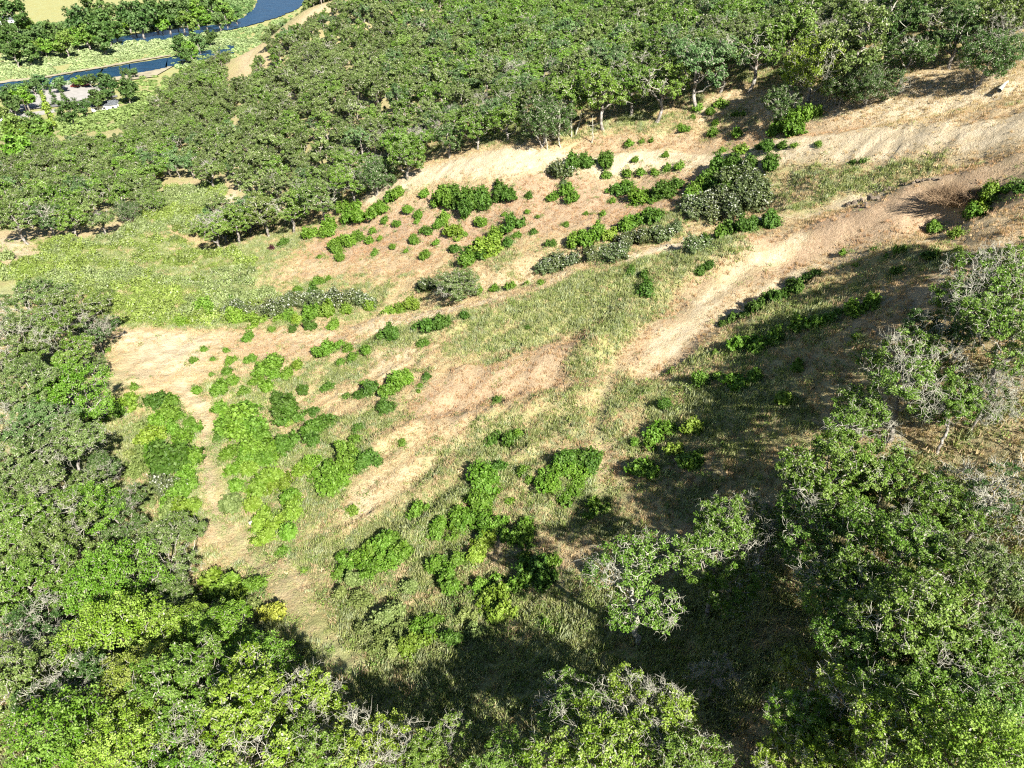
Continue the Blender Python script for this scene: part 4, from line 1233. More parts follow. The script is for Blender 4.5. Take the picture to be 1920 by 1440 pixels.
cluster("left of the grass track", """243,750,24;287,753,40,d;317,747,36;313,773,50;337,782,28;293,780,36;230,750,36,y;207,767,36;187,780,36;273,813,50,y;297,833,40;347,807,40;333,820,40;350,793,24;320,867,76,d;300,880,58,d;350,863,44;353,897,44;283,920,50,u;
360,950,44,y;253,883,40,u;335,968,54,y;350,985,44,y;310,955,44,u;290,860,46;340,915,40;265,850,36,u;197,657,14;250,727,18;320,800,36;260,800,30,u;310,985,40,y;240,850,30,u;330,940,40;433,1093,64,y;400,1090,56,y;468,1102,48;482,1130,36,u;405,1110,40;445,1115,40,y""")
place_shrub(308, 908, 56, 'g', "pale flowering shrub in the fern thicket left of the grass track", None)
place_shrub(305, 902, 18, 'r', "small maroon-leaved bush in the fern thicket left of the track", None)
place_shrub(503, 1153, 46, 'Y', "bright yellow bush at the shaded bend of the grass track", None, 1.2)
place_shrub(508, 465, 16, 'r', "small dead brown bush on the bare start of the bank", None)
cluster("in the scrub line above the bare landing", """387,577,40;430,580,40,g;477,577,40,g;520,577,44,g;547,593,30;567,563,48,g;597,557,48,g;623,560,44,g;580,587,36;617,580,40,y;430,563,24,d;563,543,22;597,527,24;617,523,16;650,560,40,g;680,560,36,g;650,578,30,y;690,575,28,y;
400,597,34,y;440,597,34,y;480,596,34,y;520,596,30,y;560,597,28,y;370,600,30,y;340,604,28,y;590,545,30,d;550,560,36,g;450,575,36,g;500,572,36,g""")
cluster("in the middle of the near slope", """917,887,64;905,900,44;1093,850,54,d;1073,863,56,d;1050,880,50;1080,887,48;1027,897,40;1067,923,40;983,883,32;907,923,44;907,947,54;783,952,38;1120,947,44;957,937,24;1100,870,46,d;1040,905,36;880,930,30;990,900,24;1090,905,34;660,955,28,y;930,870,40,d""")
cluster("on the slope above the dark tree shadow", "1220,813,48;1210,873,50;1260,800,34;1253,757,32,d;1257,697,22;1287,857,52;1300,800,38,y;1230,822,34;1195,825,26;1225,880,34;1270,845,34,y;1310,850,30,y;1190,880,24")
cluster("in the diagonal thicket above the dark shade", """730,1003,44;707,1027,54;677,1040,54;657,1057,46;753,1027,44;770,1033,40;713,1057,48;690,1070,44;640,1070,34;720,1020,44;745,1010,34;660,1085,38,u;735,1045,40""")
cluster("in the bright clumps between the two shadows", """897,1017,52,y;887,1043,44,y;917,997,44;900,970,58;873,967,50;940,980,44;973,1003,50;993,987,40;827,980,46;813,1000,40;857,987,40;837,1060,50;857,1047,44;840,1103,46;813,1063,40;770,1100,38,u;930,1127,60,y;917,1103,54;873,1150,40,u;
945,1140,44,y;960,1010,40;840,1080,40;900,1095,40;925,1145,44,y""")
cluster("in the rounded clumps above the bottom shade", "667,1123,50,u;723,1160,56,u;747,1193,56,u;783,1200,50,y;810,1167,44;750,1147,46,u;700,1180,44,u;760,1215,44,y;640,1110,38,u;790,1180,40;720,1200,44,u;735,1225,36,u;800,1190,36")
cluster("half in shade near the lone bare-trunked oak", "1007,1070,66,d;990,1090,52;1033,1047,40;987,1040,28,y;1027,1167,24;857,1203,38,d;1035,1180,20;1020,1085,44,d;890,1190,34,u;1110,1065,36,d;840,1190,36,d")

plant_shrubs()

# the brown dead brush in the hollow near the right border
def dead_brush(px, py, w, label):
    p, d = at(px, py)
    s = w * d / FPX / 2
    r = np.random.default_rng(77)
    segs = []
    for _ in range(420):
        th = r.uniform(0, 6.28); f = math.sqrt(r.uniform(0, 1)); el = 1 - 0.6 * f
        tipp = np.array([math.cos(th) * f * s, math.sin(th) * f * s * 0.7, el * s * 0.75 * r.uniform(0.6, 1.1)])
        b = tipp * np.array([0.25, 0.25, 0.0])
        m_ = (b + tipp) / 2 + r.normal(0, 0.12, 3)
        segs.append((b, m_, 0.025, 0.018, 0)); segs.append((m_, tipp, 0.018, 0.01, 0))
        for _k in range(3):
            segs.append((m_ + (tipp - m_) * r.uniform(0, 1), tipp + r.normal(0, 0.18, 3), 0.012, 0.006, 0))
    tv = tubes(segs, lambda q: 3)
    me = mesh_from("dead_brush", tv[0], tv[1], tv[2], {"pale": tv[3]})
    o = link("dead_brush", me, simple_mat("dry_brown_twigs", (0.30, 0.205, 0.12), 0.9, 0.3, 4.0))
    o.location = p
    tag(o, label, "shrub")
dead_brush(1778, 384, 104, "brown dead brush mound in the hollow at the right end of the ridge")
dead_brush(1832, 373, 50, "smaller brown dead brush beside the hollow, touching the green shrub")

# rocks along the ridge, a fallen log and a root stump
def rock(px, py, w, label, group, flat=0.55):
    p, d = at(px, py)
    s = w * d / FPX / 2
    r = np.random.default_rng(int(px * 3 + py * 11))
    bm = bmesh.new(); bmesh.ops.create_icosphere(bm, subdivisions=2, radius=1.0)
    k = r.normal(size=(6, 3)); k /= np.linalg.norm(k, axis=1)[:, None]
    for v in bm.verts:
        c = np.array(v.co)
        for q in k:
            e = float(c @ q)
            if e > 0.62: c = c - q * (e - 0.62)
        c = c * (1 + r.normal(0, 0.05))
        v.co = (c[0] * s, c[1] * s * 0.7, c[2] * s * flat)
    o = bm_obj("rock", bm, M_ROCK)
    o.location = (p[0], p[1], p[2] + s * flat * 0.15); o.rotation_euler = (r.normal(0, 0.2), r.normal(0, 0.2), r.uniform(0, 6.28))
    tag(o, label, "rock", group)
M_ROCK = simple_mat("dark_brown_rock", (0.16, 0.125, 0.09), 0.9, 0.4, 2.5)
RK = [(1592, 384, 16), (1604, 381, 14), (1614, 378, 16), (1622, 383, 14), (1635, 374, 20), (1648, 373, 16), (1632, 366, 10), (1643, 361, 9), (1660, 357, 10), (1668, 354, 13), (1676, 352, 11),
      (1690, 347, 10), (1700, 346, 11), (1712, 344, 14), (1720, 341, 12), (1730, 340, 11), (1742, 337, 10), (1752, 336, 9), (1762, 336, 9), (1625, 388, 10), (1610, 388, 11)]
RK.sort()
for far_ in (False, True):
    grp_ = [q for q in RK if (q[0] > 1650) == far_]
    for n, (a, b, w) in enumerate(grp_):
        o_ = ORD[n] if n < len(grp_) - 1 else "rightmost"
        rock(a, b, w, ("dark brown rock in the outcrop line along the ridge path, " if far_ else "dark brown rock in the heap left of the ridge path, ") + o_, "rocks of the outcrop")

def log_piece(name, px, py, L, ang, rad, label, cat, up=0.0):
    p, d = at(px, py)
    r = np.random.default_rng(int(px))
    segs = []; q = np.array([-L / 2, 0, rad]); 
    for k in range(5):
        q2 = q + np.array([L / 5, r.normal(0, 0.06), r.normal(0, 0.03) + up * L / 5]); segs.append((q, q2, rad * (1 - 0.12 * k), rad * (1 - 0.12 * (k + 1)), 1.0)); q = q2
    for k in range(3):
        a = np.array([r.uniform(-L / 3, L / 2), 0, rad]); segs.append((a, a + r.normal(0, 0.3, 3) + np.array([0, 0, 0.2]), rad * 0.4, 0.02, 1.0))
    tv = tubes(segs, lambda q: 7 if q > 0.05 else 4)
    o = link(name, mesh_from(name, tv[0], tv[1], tv[2], {"pale": tv[3]}, True), M_BARK)
    o.location = p; o.rotation_euler = (0, 0, ang)
    tag(o, label, cat)
log_piece("fallen_log", 1083, 291, 3.6, 0.5, 0.13, "pale fallen log at the edge of the upper track", "log")
log_piece("fallen_log", 488, 976, 2.0, 0.6, 0.2, "short pale log lying in the green thicket by the grass track", "log")
log_piece("root_stump", 1874, 172, 1.6, 0.9, 0.28, "brown root stump on the dry slope near the right border", "stump", 0.5)
# ------------------------------------------------------------------ the valley: river, road, gravel lot, homesteads
def flat_at(px, py, z):
    d = ray(px, py); t = (z - CAM[2]) / d[2]
    p = CAM + d * t
    return p

def smooth_line(pts, n=10):
    P = [np.array(p) for p in pts]
    out = []
    for i in range(len(P) - 1):
        p0 = P[max(i - 1, 0)]; p1 = P[i]; p2 = P[i + 1]; p3 = P[min(i + 2, len(P) - 1)]
        for k in range(n):
            t = k / n
            out.append(0.5 * ((2 * p1) + (-p0 + p2) * t + (2 * p0 - 5 * p1 + 4 * p2 - p3) * t * t + (-p0 + 3 * p1 - 3 * p2 + p3) * t ** 3))
    out.append(P[-1])
    return np.array(out)

def ribbon(name, a, b, z, mat, kind="structure", wobble=0.0, parent=None):
    """sheet between two shore lines"""
    n = min(len(a), len(b))
    r = np.random.default_rng(len(name) + n)
    V = []
    for i in range(n):
        for q in (a[i], b[i]):
            V.append((q[0] + r.normal(0, wobble), q[1] + r.normal(0, wobble), z))
    F = []
    for i in range(n - 1):
        F += [2 * i, 2 * i + 2, 2 * i + 3, 2 * i + 1]
    me = mesh_from(name, np.array(V), np.array(F), np.full(n - 1, 4))
    me.flip_normals() if me.polygons[0].normal.z < 0 else None
    o = link(name, me, mat, parent)
    if kind: tag(o, kind=kind)
    return o

def water_mat():
    m = N("river_water")
    p = m.pos()
    mp = m.new("ShaderNodeMapping"); mp.inputs["Rotation"].default_value = (0, 0, 0.5); mp.inputs["Scale"].default_value = (0.25, 1.0, 1.0); m.put(p, mp.inputs["Vector"])
    n = m.noise(0.35, 6, 0.65, mp.outputs[0])
    c = m.mix(m.ramp(n, 0.35, 0.7), (0.006, 0.025, 0.055), (0.012, 0.055, 0.115))
    m.put(c, m.bsdf.inputs["Base Color"])
    m.bsdf.inputs["Roughness"].default_value = 0.35
    m.bsdf.inputs["Specular IOR Level"].default_value = 0.25
    b = m.new("ShaderNodeBump"); b.inputs["Strength"].default_value = 0.5; b.inputs["Distance"].default_value = 0.4
    m.put(n, b.inputs["Height"]); m.put(b.outputs[0], m.bsdf.inputs["Normal"])
    return m.m

M_WATER = water_mat()
M_GRAVEL = simple_mat("pale_gravel", (0.33, 0.31, 0.28), 0.95, 0.12, 0.3, 0.1)
M_ASPHALT = simple_mat("grey_asphalt", (0.17, 0.165, 0.16), 0.9, 0.2, 0.2, 0.2)
M_SAND = simple_mat("river_sand", (0.32, 0.28, 0.19), 0.95, 0.2, 0.2, 0.1)
ZG = 2.75
def fl(pts, z=ZG, n=10):
    return smooth_line([flat_at(a, b, z)[:2] for a, b in pts], n)

# the river: near channel and far channel, meeting beyond the hill
ribbon("river", fl([(-120, 184), (0, 157), (70, 149), (140, 137), (200, 127), (260, 117), (320, 107), (380, 96), (440, 82)]),
       fl([(-120, 200), (0, 172), (60, 163), (130, 151), (200, 146), (262, 136), (320, 124), (380, 112), (440, 98)]), ZG, M_WATER, wobble=0.8)
ribbon("river", fl([(120, 84), (200, 73), (300, 58), (380, 49), (440, 39), (470, 22), (480, 8), (484, -6), (480, -20)]),
       fl([(150, 87), (220, 85), (300, 76), (380, 63), (440, 54), (500, 38), (540, 24), (570, 8), (600, -20)]), ZG + 0.004, M_WATER, wobble=0.8)
def bank(l1, l2):
    ribbon("river_bank", fl(l1), fl(l2), ZG - 0.05, M_SAND, wobble=0.4)
bank([(-120, 179), (0, 152), (70, 144), (140, 132), (200, 122), (260, 111), (320, 101)], [(-120, 183), (0, 156), (70, 148), (140, 135), (200, 125), (260, 114), (320, 104)])
bank([(60, 92), (120, 82), (170, 77), (230, 70)], [(60, 97), (120, 88), (170, 83), (230, 74)])
bank([(240, 133), (290, 126), (330, 120)], [(200, 150), (250, 148), (290, 143)])
ribbon("gravel_lot", fl([(20, 187), (60, 170), (110, 160), (170, 159), (205, 158)], ZG + 0.05), fl([(40, 210), (75, 197), (110, 194), (150, 188), (185, 178)], ZG + 0.05), ZG + 0.05, M_GRAVEL)
ribbon("road", fl([(-60, 214), (0, 206), (60, 200), (110, 195), (160, 188), (220, 178)], ZG + 0.06), fl([(-60, 222), (0, 211), (60, 204), (110, 199), (160, 192), (220, 181)], ZG + 0.06), ZG + 0.06, M_ASPHALT)
ribbon("access_road", fl([(-60, 226), (20, 215), (60, 210), (105, 204)], ZG + 0.064), fl([(-60, 242), (20, 224), (60, 219), (105, 210)], ZG + 0.064), ZG + 0.064, M_GRAVEL)
ribbon("driveway", fl([(143, 192), (148, 202), (156, 212)], ZG + 0.07), fl([(154, 191), (159, 202), (170, 212)], ZG + 0.07), ZG + 0.07, M_GRAVEL)

M_WHITE = simple_mat("white_painted_wall", (0.78, 0.77, 0.74), 0.8, 0.05)
M_ROOFG = simple_mat("grey_shingle_roof", (0.22, 0.24, 0.25), 0.9, 0.15)
M_GREENROOF = simple_mat("green_metal_roof", (0.22, 0.52, 0.38), 0.5, 0.1)
M_GREENWALL = simple_mat("green_painted_wall", (0.06, 0.28, 0.18), 0.8, 0.1)
M_GLASS = simple_mat("dark_window_glass", (0.03, 0.035, 0.04), 0.15, 0.1, 3.0, 0.6)
M_DARK = simple_mat("dark_rubber", (0.02, 0.02, 0.02), 0.8, 0.1)
M_POLE = simple_mat("weathered_pole_wood", (0.12, 0.09, 0.06), 0.9, 0.2)

def house(name, px, py, size, rz, wall, roofm, label, cat, hw=2.9, rise=1.6, z=None):
    p = flat_at(px, py, z) if z is not None else at(px, py)[0]
    L, W = size
    t = empty(name, (p[0], p[1], p[2] - 0.1), rz)
    bm = bmesh.new(); bm_box(bm, (0, 0, hw / 2), (L, W, hw))
    # gable ends
    for sx in (-1, 1):
        a = [bm.verts.new((sx * L / 2, -W / 2, hw)), bm.verts.new((sx * L / 2, W / 2, hw)), bm.verts.new((sx * L / 2, 0, hw + rise))]
        bm.faces.new(a)
    bm_obj("wall", bm, wall, t)
    bm = bmesh.new()
    o = 0.5
    for sy in (-1, 1):
        v = [bm.verts.new((-L / 2 - o, sy * (W / 2 + o), hw - rise * o / (W / 2))), bm.verts.new((L / 2 + o, sy * (W / 2 + o), hw - rise * o / (W / 2))),
             bm.verts.new((L / 2 + o, 0, hw + rise)), bm.verts.new((-L / 2 - o, 0, hw + rise))]
        bm.faces.new(v)
    r_ = bmesh.ops.solidify(bm, geom=bm.faces[:], thickness=0.15)
    for v in bm.verts: v.co.z += 0.16
    bm_obj("roof", bm, roofm, t)
    n = max(2, int(L / 4))
    for sy in (-1, 1):
        for k in range(n):
            bm = bmesh.new(); bm_box(bm, (-L / 2 + L * (k + 0.5) / n, sy * (W / 2 + 0.02), hw * 0.55), (1.3, 0.06, 1.1))
            bm_obj("window", bm, M_GLASS, t)
    bm = bmesh.new(); bm_box(bm, (L / 2 + 0.02, 0.6, 1.05), (0.06, 1.0, 2.1)); bm_obj("door", bm, M_GREENWALL if wall is M_WHITE else M_WHITE, t)
    tag(t, label, cat)
    return t
house("white_house", 197, 205, (13, 8), 0.45, M_WHITE, M_ROOFG, "white house with a grey roof among the trees above the road", "house")
house("white_garage", 214, 200, (5, 4.5), 0.45, M_WHITE, M_ROOFG, "small white garage right of the white house", "garage", 2.4, 0.9)
house("green_shed", 42, 258, (7, 5), 0.6, M_GREENWALL, M_GREENROOF, "shed with a pale green roof at the left edge of the wood", "shed", 2.6, 1.2)
house("grey_roofed_barn", 6, 44, (24, 12), 0.2, M_WHITE, M_ROOFG, "white barn with a grey roof beyond the river", "barn", 4.0, 2.4, PLAIN + 0.7)
house("cream_house", 4, 226, (10, 7), 0.3, M_WHITE, M_ROOFG, "white house half hidden by trees at the left border", "house")

def wheel(parent, x, y, r=0.34):
    bm = bmesh.new(); bmesh.ops.create_cone(bm, cap_ends=True, segments=14, radius1=r, radius2=r, depth=0.22)
    bmesh.ops.rotate(bm, verts=bm.verts, cent=(0, 0, 0), matrix=Matrix.Rotation(math.pi / 2, 3, 'X'))
    bmesh.ops.translate(bm, verts=bm.verts, vec=(x, y, r))
    bm_obj("wheel", bm, M_DARK, parent)

def vehicle(name, px, py, rz, paint, label, cat, L=4.6, W=1.9, Hh=1.5, box=None):
    p = flat_at(px, py, ZG + 0.06)
    t = empty(name, p, rz)
    bm = bmesh.new(); bm_box(bm, (0, 0, 0.62), (L, W, 0.62)); bmesh.ops.bevel(bm, geom=bm.edges[:], offset=0.12, segments=2, affect='EDGES')
    bm_obj("body", bm, paint, t)
    if box:
        bm = bmesh.new(); bm_box(bm, (-L * 0.14, 0, 0.95 + box / 2), (L * 0.70, W * 1.04, box)); bm_obj("cargo_box", bm, M_WHITE, t)
        bm = bmesh.new(); bm_box(bm, (L * 0.36, 0, 1.45), (L * 0.24, W * 0.92, 1.1), 0, 0.85); bm_obj("cab", bm, paint, t)
        bm = bmesh.new(); bm_box(bm, (L * 0.475, 0, 1.6), (0.1, W * 0.8, 0.55)); bm_obj("windscreen", bm, M_GLASS, t)
    else:
        bm = bmesh.new(); bm_box(bm, (-L * 0.04, 0, 0.93 + (Hh - 0.93) / 2), (L * 0.52, W * 0.9, Hh - 0.93), 0, 0.8); bm_obj("cabin", bm, M_GLASS, t)
        bm = bmesh.new(); bm_box(bm, (-L * 0.04, 0, Hh + 0.03), (L * 0.42, W * 0.72, 0.06)); bm_obj("roof", bm, paint, t)
    for sx in (-1, 1):
        for sy in (-1, 1): wheel(t, sx * L * 0.32, sy * W * 0.46)
    tag(t, label, cat)
P_RED = simple_mat("red_paint", (0.50, 0.09, 0.05), 0.35, 0.1, 2, 0.5); P_GREY = simple_mat("grey_paint", (0.32, 0.33, 0.35), 0.35, 0.1, 2, 0.5)
P_MAR = simple_mat("dark_red_paint", (0.30, 0.05, 0.05), 0.4, 0.1, 2, 0.5)
vehicle("box_truck", 110, 163, 1.2, M_WHITE, "white box truck parked on the gravel lot by the river", "truck", 7.0, 2.4, 2.0, 2.4)
vehicle("parked_car", 120, 167, 0.2, P_GREY, "grey car parked beside the white box truck", "car")
vehicle("parked_car", 141, 163, -0.1, P_RED, "orange-red vehicle on the gravel lot, left of the dark red one", "car", 5.2, 2.1, 1.7)
vehicle("parked_car", 160, 161, 0.3, P_MAR, "dark red vehicle at the right end of the gravel lot", "car", 5.2, 2.1, 1.9)
vehicle("parked_car", 194, 160, 0.2, M_WHITE, "white car by the dry field right of the gravel lot", "car")

def pole(px, py, hgt, label):
    p = flat_at(px, py, ZG)
    t = empty("utility_pole", p)
    bm = bmesh.new(); bmesh.ops.create_cone(bm, cap_ends=True, segments=8, radius1=0.2, radius2=0.13, depth=hgt); bmesh.ops.translate(bm, verts=bm.verts, vec=(0, 0, hgt / 2)); bm_obj("post", bm, M_POLE, t)
    bm = bmesh.new(); bm_box(bm, (0, 0, hgt - 0.7), (2.4, 0.14, 0.14), 0.4); bm_obj("crossarm", bm, M_POLE, t)
    tag(t, label, "pole")
pole(54, 219, 9.5, "wooden utility pole beside the grey road")

def vtree(px, py, dpx, tint, label, group, kit="V", zs=1.0, name="valley_tree"):
    kits = VALLEY if kit == "V" else CONIFER
    k = random.choice(kits)
    s = 1.0
    for _ in range(5):
        p, d = march(px, py, Hq, k["cz"] * s * zs, 520.0 if py < 165 else 340.0)
        s = dpx * d / FPX / (2 * k["r"])
    z = float(Hq(np.array([p[0]]), np.array([p[1]]))[0])
    make_tree(name, k, (p[0], p[1], z - 0.2), s, random.uniform(0, 6.28), jitter_tint(TINT[tint], 0.1), label, "tree", group, zs)
LOT = "trees round the gravel lot"
for a in ((10, 178, 24, 'd', "dark round tree at the left border beside the gravel lot"), (44, 180, 28, 'b', "light green tree in front of the gravel lot"), (20, 192, 26, 'd', "small dark tree left of the light green one by the road"),
          (128, 204, 30, 'd', "dark bushy tree below the gravel lot, left of the driveway"), (158, 200, 18, 'd', "round dark tree left of the white house"), (178, 183, 26, 'd', "dark tree behind the white house"),
          (207, 173, 28, 'd', "broad dark tree right behind the white house"), (236, 166, 30, 'd', "dark tree on the slope right of the white house"), (62, 230, 34, 'd', "broad dark green tree below the road"),
          (25, 238, 36, 'o', "green tree left of the green-roofed shed"), (8, 215, 26, 'g', "grey tree at the left border level with the road"), (80, 245, 34, 'o', "tree right of the green-roofed shed"), (25, 275, 40, 'b', "bright green tree below the green-roofed shed")):
    vtree(a[0], a[1], a[2], a[3], a[4], LOT)
for a in ((80, 182, 15, 'd', "dark slim conifer in front of the gravel lot"), (99, 180, 13, 'd', "slim conifer in front of the white box truck"), (115, 172, 11, 'd', "smallest conifer in front of the grey car"),
          (92, 214, 20, 'l', "yellow-green conifer at the roadside"), (232, 150, 12, 'd', "left of two dark conifers by the dry field"), (244, 150, 11, 'd', "right of two dark conifers by the dry field")):
    vtree(a[0], a[1], a[2], a[3], a[4], LOT, "C", 1.15, "conifer_tree")
RB = "riverside bushes and willows"
for a in ((75, 150, 22, 's', "pale willow on the near river bank"), (40, 165, 20, 's', "pale low willow at the left end of the near bank"), (148, 151, 20, 'o', "green bush on the bank above the red vehicle"), (168, 148, 20, 'd', "dark round tree on the bank by the bend"),
          (190, 146, 22, 'd', "large dark tree on the near bank"), (235, 133, 12, 'd', "small round tree standing at the water"), (250, 134, 14, 's', "pale bush at the water beside the small round tree"), (110, 155, 22, 's', "pale willow behind the white box truck"), (20, 166, 20, 's', "pale willow on the bank at the left border"),
          (60, 158, 22, 's', "pale willow between two others on the near bank")):
    vtree(a[0], a[1], a[2], a[3], a[4], RB, zs=0.75)
FB = "tall trees on the far river bank"
BELT = [(15, 75, 40, 'd'), (45, 85, 40, 'd'), (25, 95, 30, 'd'), (70, 70, 44, 'd'), (95, 62, 46, 'd'), (120, 75, 36, 'o'), (150, 40, 60, 'd'), (175, 25, 60, 'd'), (195, 45, 56, 'd'), (160, 65, 40, 'o'), (185, 60, 46, 'd'), (140, 70, 34, 'b'),
                       (235, 25, 46, 'd'), (260, 30, 56, 'd'), (285, 20, 52, 'd'), (250, 45, 30, 'b'), (310, 25, 52, 'd'), (300, 42, 34, 'b'), (335, 18, 44, 'd'), (365, 20, 44, 'b'), (395, 15, 44, 'd'), (350, 38, 34, 'o'), (420, 20, 36, 'o'), (385, 35, 30, 'b'), (410, 36, 26, 's'),
                       (20, 20, 50, 'd'), (50, 45, 30, 'o'), (5, 60, 34, 'd'), (330, 36, 30, 's'), (80, 85, 30, 'b'), (215, 60, 26, 'o'), (440, 22, 26, 's'), (60, 90, 26, 'o'), (110, 88, 26, 'b')]
for t in 'dobs':
    grp_ = sorted(q for q in BELT if q[3] == t)
    for n, (px, py, d, _) in enumerate(grp_):
        o_ = ORD[n] if n < len(grp_) - 1 else "rightmost"
        vtree(px, py, d * 0.75, t, "%s tree in the belt beyond the far river channel, %s" % ({'d': "dark green", 'o': "green", 'b': "fresh green", 's': "pale green"}[t], o_), FB, zs=1.0)
IS = "dark trees at the tip of the river island"
for a in ((335, 80, 24, 'd', "dark tree at the right tip of the river island"), (355, 90, 20, 'b', "fresh green tree at the tip of the river island"), (345, 101, 22, 'd', "dark tree by the near channel at the island tip"), (392, 68, 20, 'd', "round dark bush on the far channel's near bank"), (370, 75, 22, 's', "pale bush beside the round dark one on the island")):
    vtree(a[0], a[1], a[2], a[3], a[4], IS)

# willow scrub of the island and the banks: one uncountable mass
def willow(seed):
    r = np.random.default_rng(seed)
    n = 160
    d = r.normal(size=(n, 3)); d /= np.linalg.norm(d, axis=1)[:, None]; d[:, 2] = abs(d[:, 2])
    pos = d * (r.uniform(0.4, 1, n) ** 0.5)[:, None] * np.array([1, 1, 0.8])
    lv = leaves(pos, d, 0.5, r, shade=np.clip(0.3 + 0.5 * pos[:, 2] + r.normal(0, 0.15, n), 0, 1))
    me = mesh_from("willow", lv[0], lv[1], lv[2], {"rnd": lv[3]}); me.materials.append(M_LEAF_STUFF)
    return me
isl = fl([(-150, 150), (0, 104), (60, 96), (130, 84), (210, 80), (300, 75), (380, 64), (440, 56)], n=3).tolist() + fl([(440, 76), (380, 90), (320, 101), (260, 111), (200, 122), (140, 132), (70, 144), (0, 152), (-150, 184)], n=3).tolist()
fb = fl([(-150, 108), (0, 96), (120, 82), (200, 71), (300, 56), (380, 47), (440, 37), (470, 20), (480, 4)], n=3).tolist() + fl([(440, -24), (380, -8), (300, 12), (200, 36), (100, 42), (0, 50), (-150, 66)], n=3).tolist()
rowsw = []
def strew(poly, gap, smin, smax, tints, zmax=6):
    P = np.array(poly); lo, hi = P.min(0), P.max(0)
    n = int((hi[0] - lo[0]) * (hi[1] - lo[1]) / gap ** 2)
    q = np.stack([rng.uniform(lo[0], hi[0], n), rng.uniform(lo[1], hi[1], n)], 1)
    q = q[in_poly(q[:, 0], q[:, 1], poly)]
    z = Hq(q[:, 0], q[:, 1])
    ok = z < zmax
    for hx in HOUSES: ok &= np.hypot(q[:, 0] - hx[0], q[:, 1] - hx[1]) > 16
    q, z = q[ok], z[ok]
    pt = fbm(q[:, 0] * 0.03, q[:, 1] * 0.03, 17, 3)
    for i in range(len(q)):
        s = rng.uniform(smin, smax) * (0.6 + 0.8 * pt[i])
        c = np.array(tints[0]) * (1 - pt[i]) + np.array(tints[1]) * pt[i]
        c = c * rng.uniform(0.8, 1.2)
        rowsw.append((q[i, 0], q[i, 1], z[i] - 0.3, s, s, s * rng.uniform(0.6, 1.1), rng.uniform(0, 6.28), rng.integers(0, 3), *c))
strew(isl, 3.6, 1.6, 3.2, ((0.24, 0.34, 0.10), (0.30, 0.38, 0.17)))
strew(fb, 6.0, 1.6, 5.0, ((0.07, 0.16, 0.03), (0.18, 0.28, 0.09)))
strew(fl([(300, 84), (380, 66), (440, 57), (500, 42), (540, 28), (560, 14)], n=3).tolist() + fl([(520, 60), (470, 92), (420, 112), (330, 128)], n=3).tolist(), 4.5, 1.4, 3.4, ((0.16, 0.27, 0.06), (0.28, 0.36, 0.15)), 30)
foot = [tuple(march(q, w, Hq)[0][:2]) for q, w in [(-60, 235), (20, 228), (60, 222), (110, 215), (150, 216), (185, 214), (225, 196), (255, 150), (300, 140), (330, 150), (300, 200), (250, 240), (150, 250), (60, 262), (-60, 290)]]
strew(foot, 4.2, 1.2, 3.0, ((0.13, 0.22, 0.04), (0.22, 0.31, 0.08)), 34)
near_bank = fl([(-60, 186), (0, 172), (70, 163), (130, 152), (200, 147)], n=3).tolist() + fl([(200, 156), (130, 158), (70, 168), (0, 182), (-60, 200)], n=3).tolist()
strew(near_bank, 3.5, 1.6, 3.0, ((0.26, 0.34, 0.18), (0.34, 0.42, 0.28)))
rw = np.array(rowsw)
scatter("willow_undergrowth", rw[:, :3], rw[:, 3:6], np.stack([0 * rw[:, 6], 0 * rw[:, 6], rw[:, 6]], 1), rw[:, 7], rw[:, 8:11], [willow(1), willow(2), willow(3)],
        "pale green willow scrub covering the river island and banks", "scrub")
# ------------------------------------------------------------------ grass and low growth
def tuft(seed, n=12, h=0.34, spread=0.16, w=0.035, lean=0.5):
    r = np.random.default_rng(seed)
    V, F, R_ = [], [], []
    for i in range(n):
        th = r.uniform(0, 6.28); b = np.array([r.normal(0, spread), r.normal(0, spread), -0.04])
        d = np.array([math.cos(th) * lean * r.uniform(0.2, 1), math.sin(th) * lean * r.uniform(0.2, 1), 1.0]) * h * r.uniform(0.6, 1.2)
        s = np.array([-math.sin(th + 1), math.cos(th + 1), 0]) * w
        k = len(V)
        V += [b - s, b + s, b + d]
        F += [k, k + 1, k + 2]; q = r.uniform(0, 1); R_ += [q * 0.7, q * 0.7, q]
    me = mesh_from("grass_tuft", np.array(V), np.array(F), np.full(n, 3), {"rnd": np.array(R_)})
    me.materials.append(M_GRASS)
    return me
def herb(seed, n=46, s=0.5, h=0.4, leaf=0.12, flower=0.0):
    r = np.random.default_rng(seed)
    pos = np.stack([r.normal(0, s * 0.5, n), r.normal(0, s * 0.5, n), r.uniform(0.0, 1, n) ** 0.7 * h], 1)
    lv = leaves(pos, pos * 0.6, leaf, r, aspect=0.55, up=0.7)
    fk = np.repeat((r.uniform(size=n) < flower).astype(float), 4)
    me = mesh_from("herb_tuft", lv[0], lv[1], lv[2], {"rnd": lv[3], "fleck": fk}); me.materials.append(M_BRAMBLE)
    return me
TUFTS = [tuft(1, 14, 0.26), tuft(2, 16, 0.32), tuft(3, 12, 0.22, 0.22), tuft(4, 14, 0.38, 0.14, 0.03, 0.7)]

def in_view(x, y, z, pad=30):
    px, py = project(x, y, z)
    return (px > -pad) & (px < 1920 + pad) & (py > -pad) & (py < 1440 + pad)

def spread_points(n, x0, x1, y0, y1):
    x = rng.uniform(x0, x1, n); y = rng.uniform(y0, y1, n)
    z = Hg(x, y)
    k = in_view(x, y, z)
    return x[k], y[k], z[k]

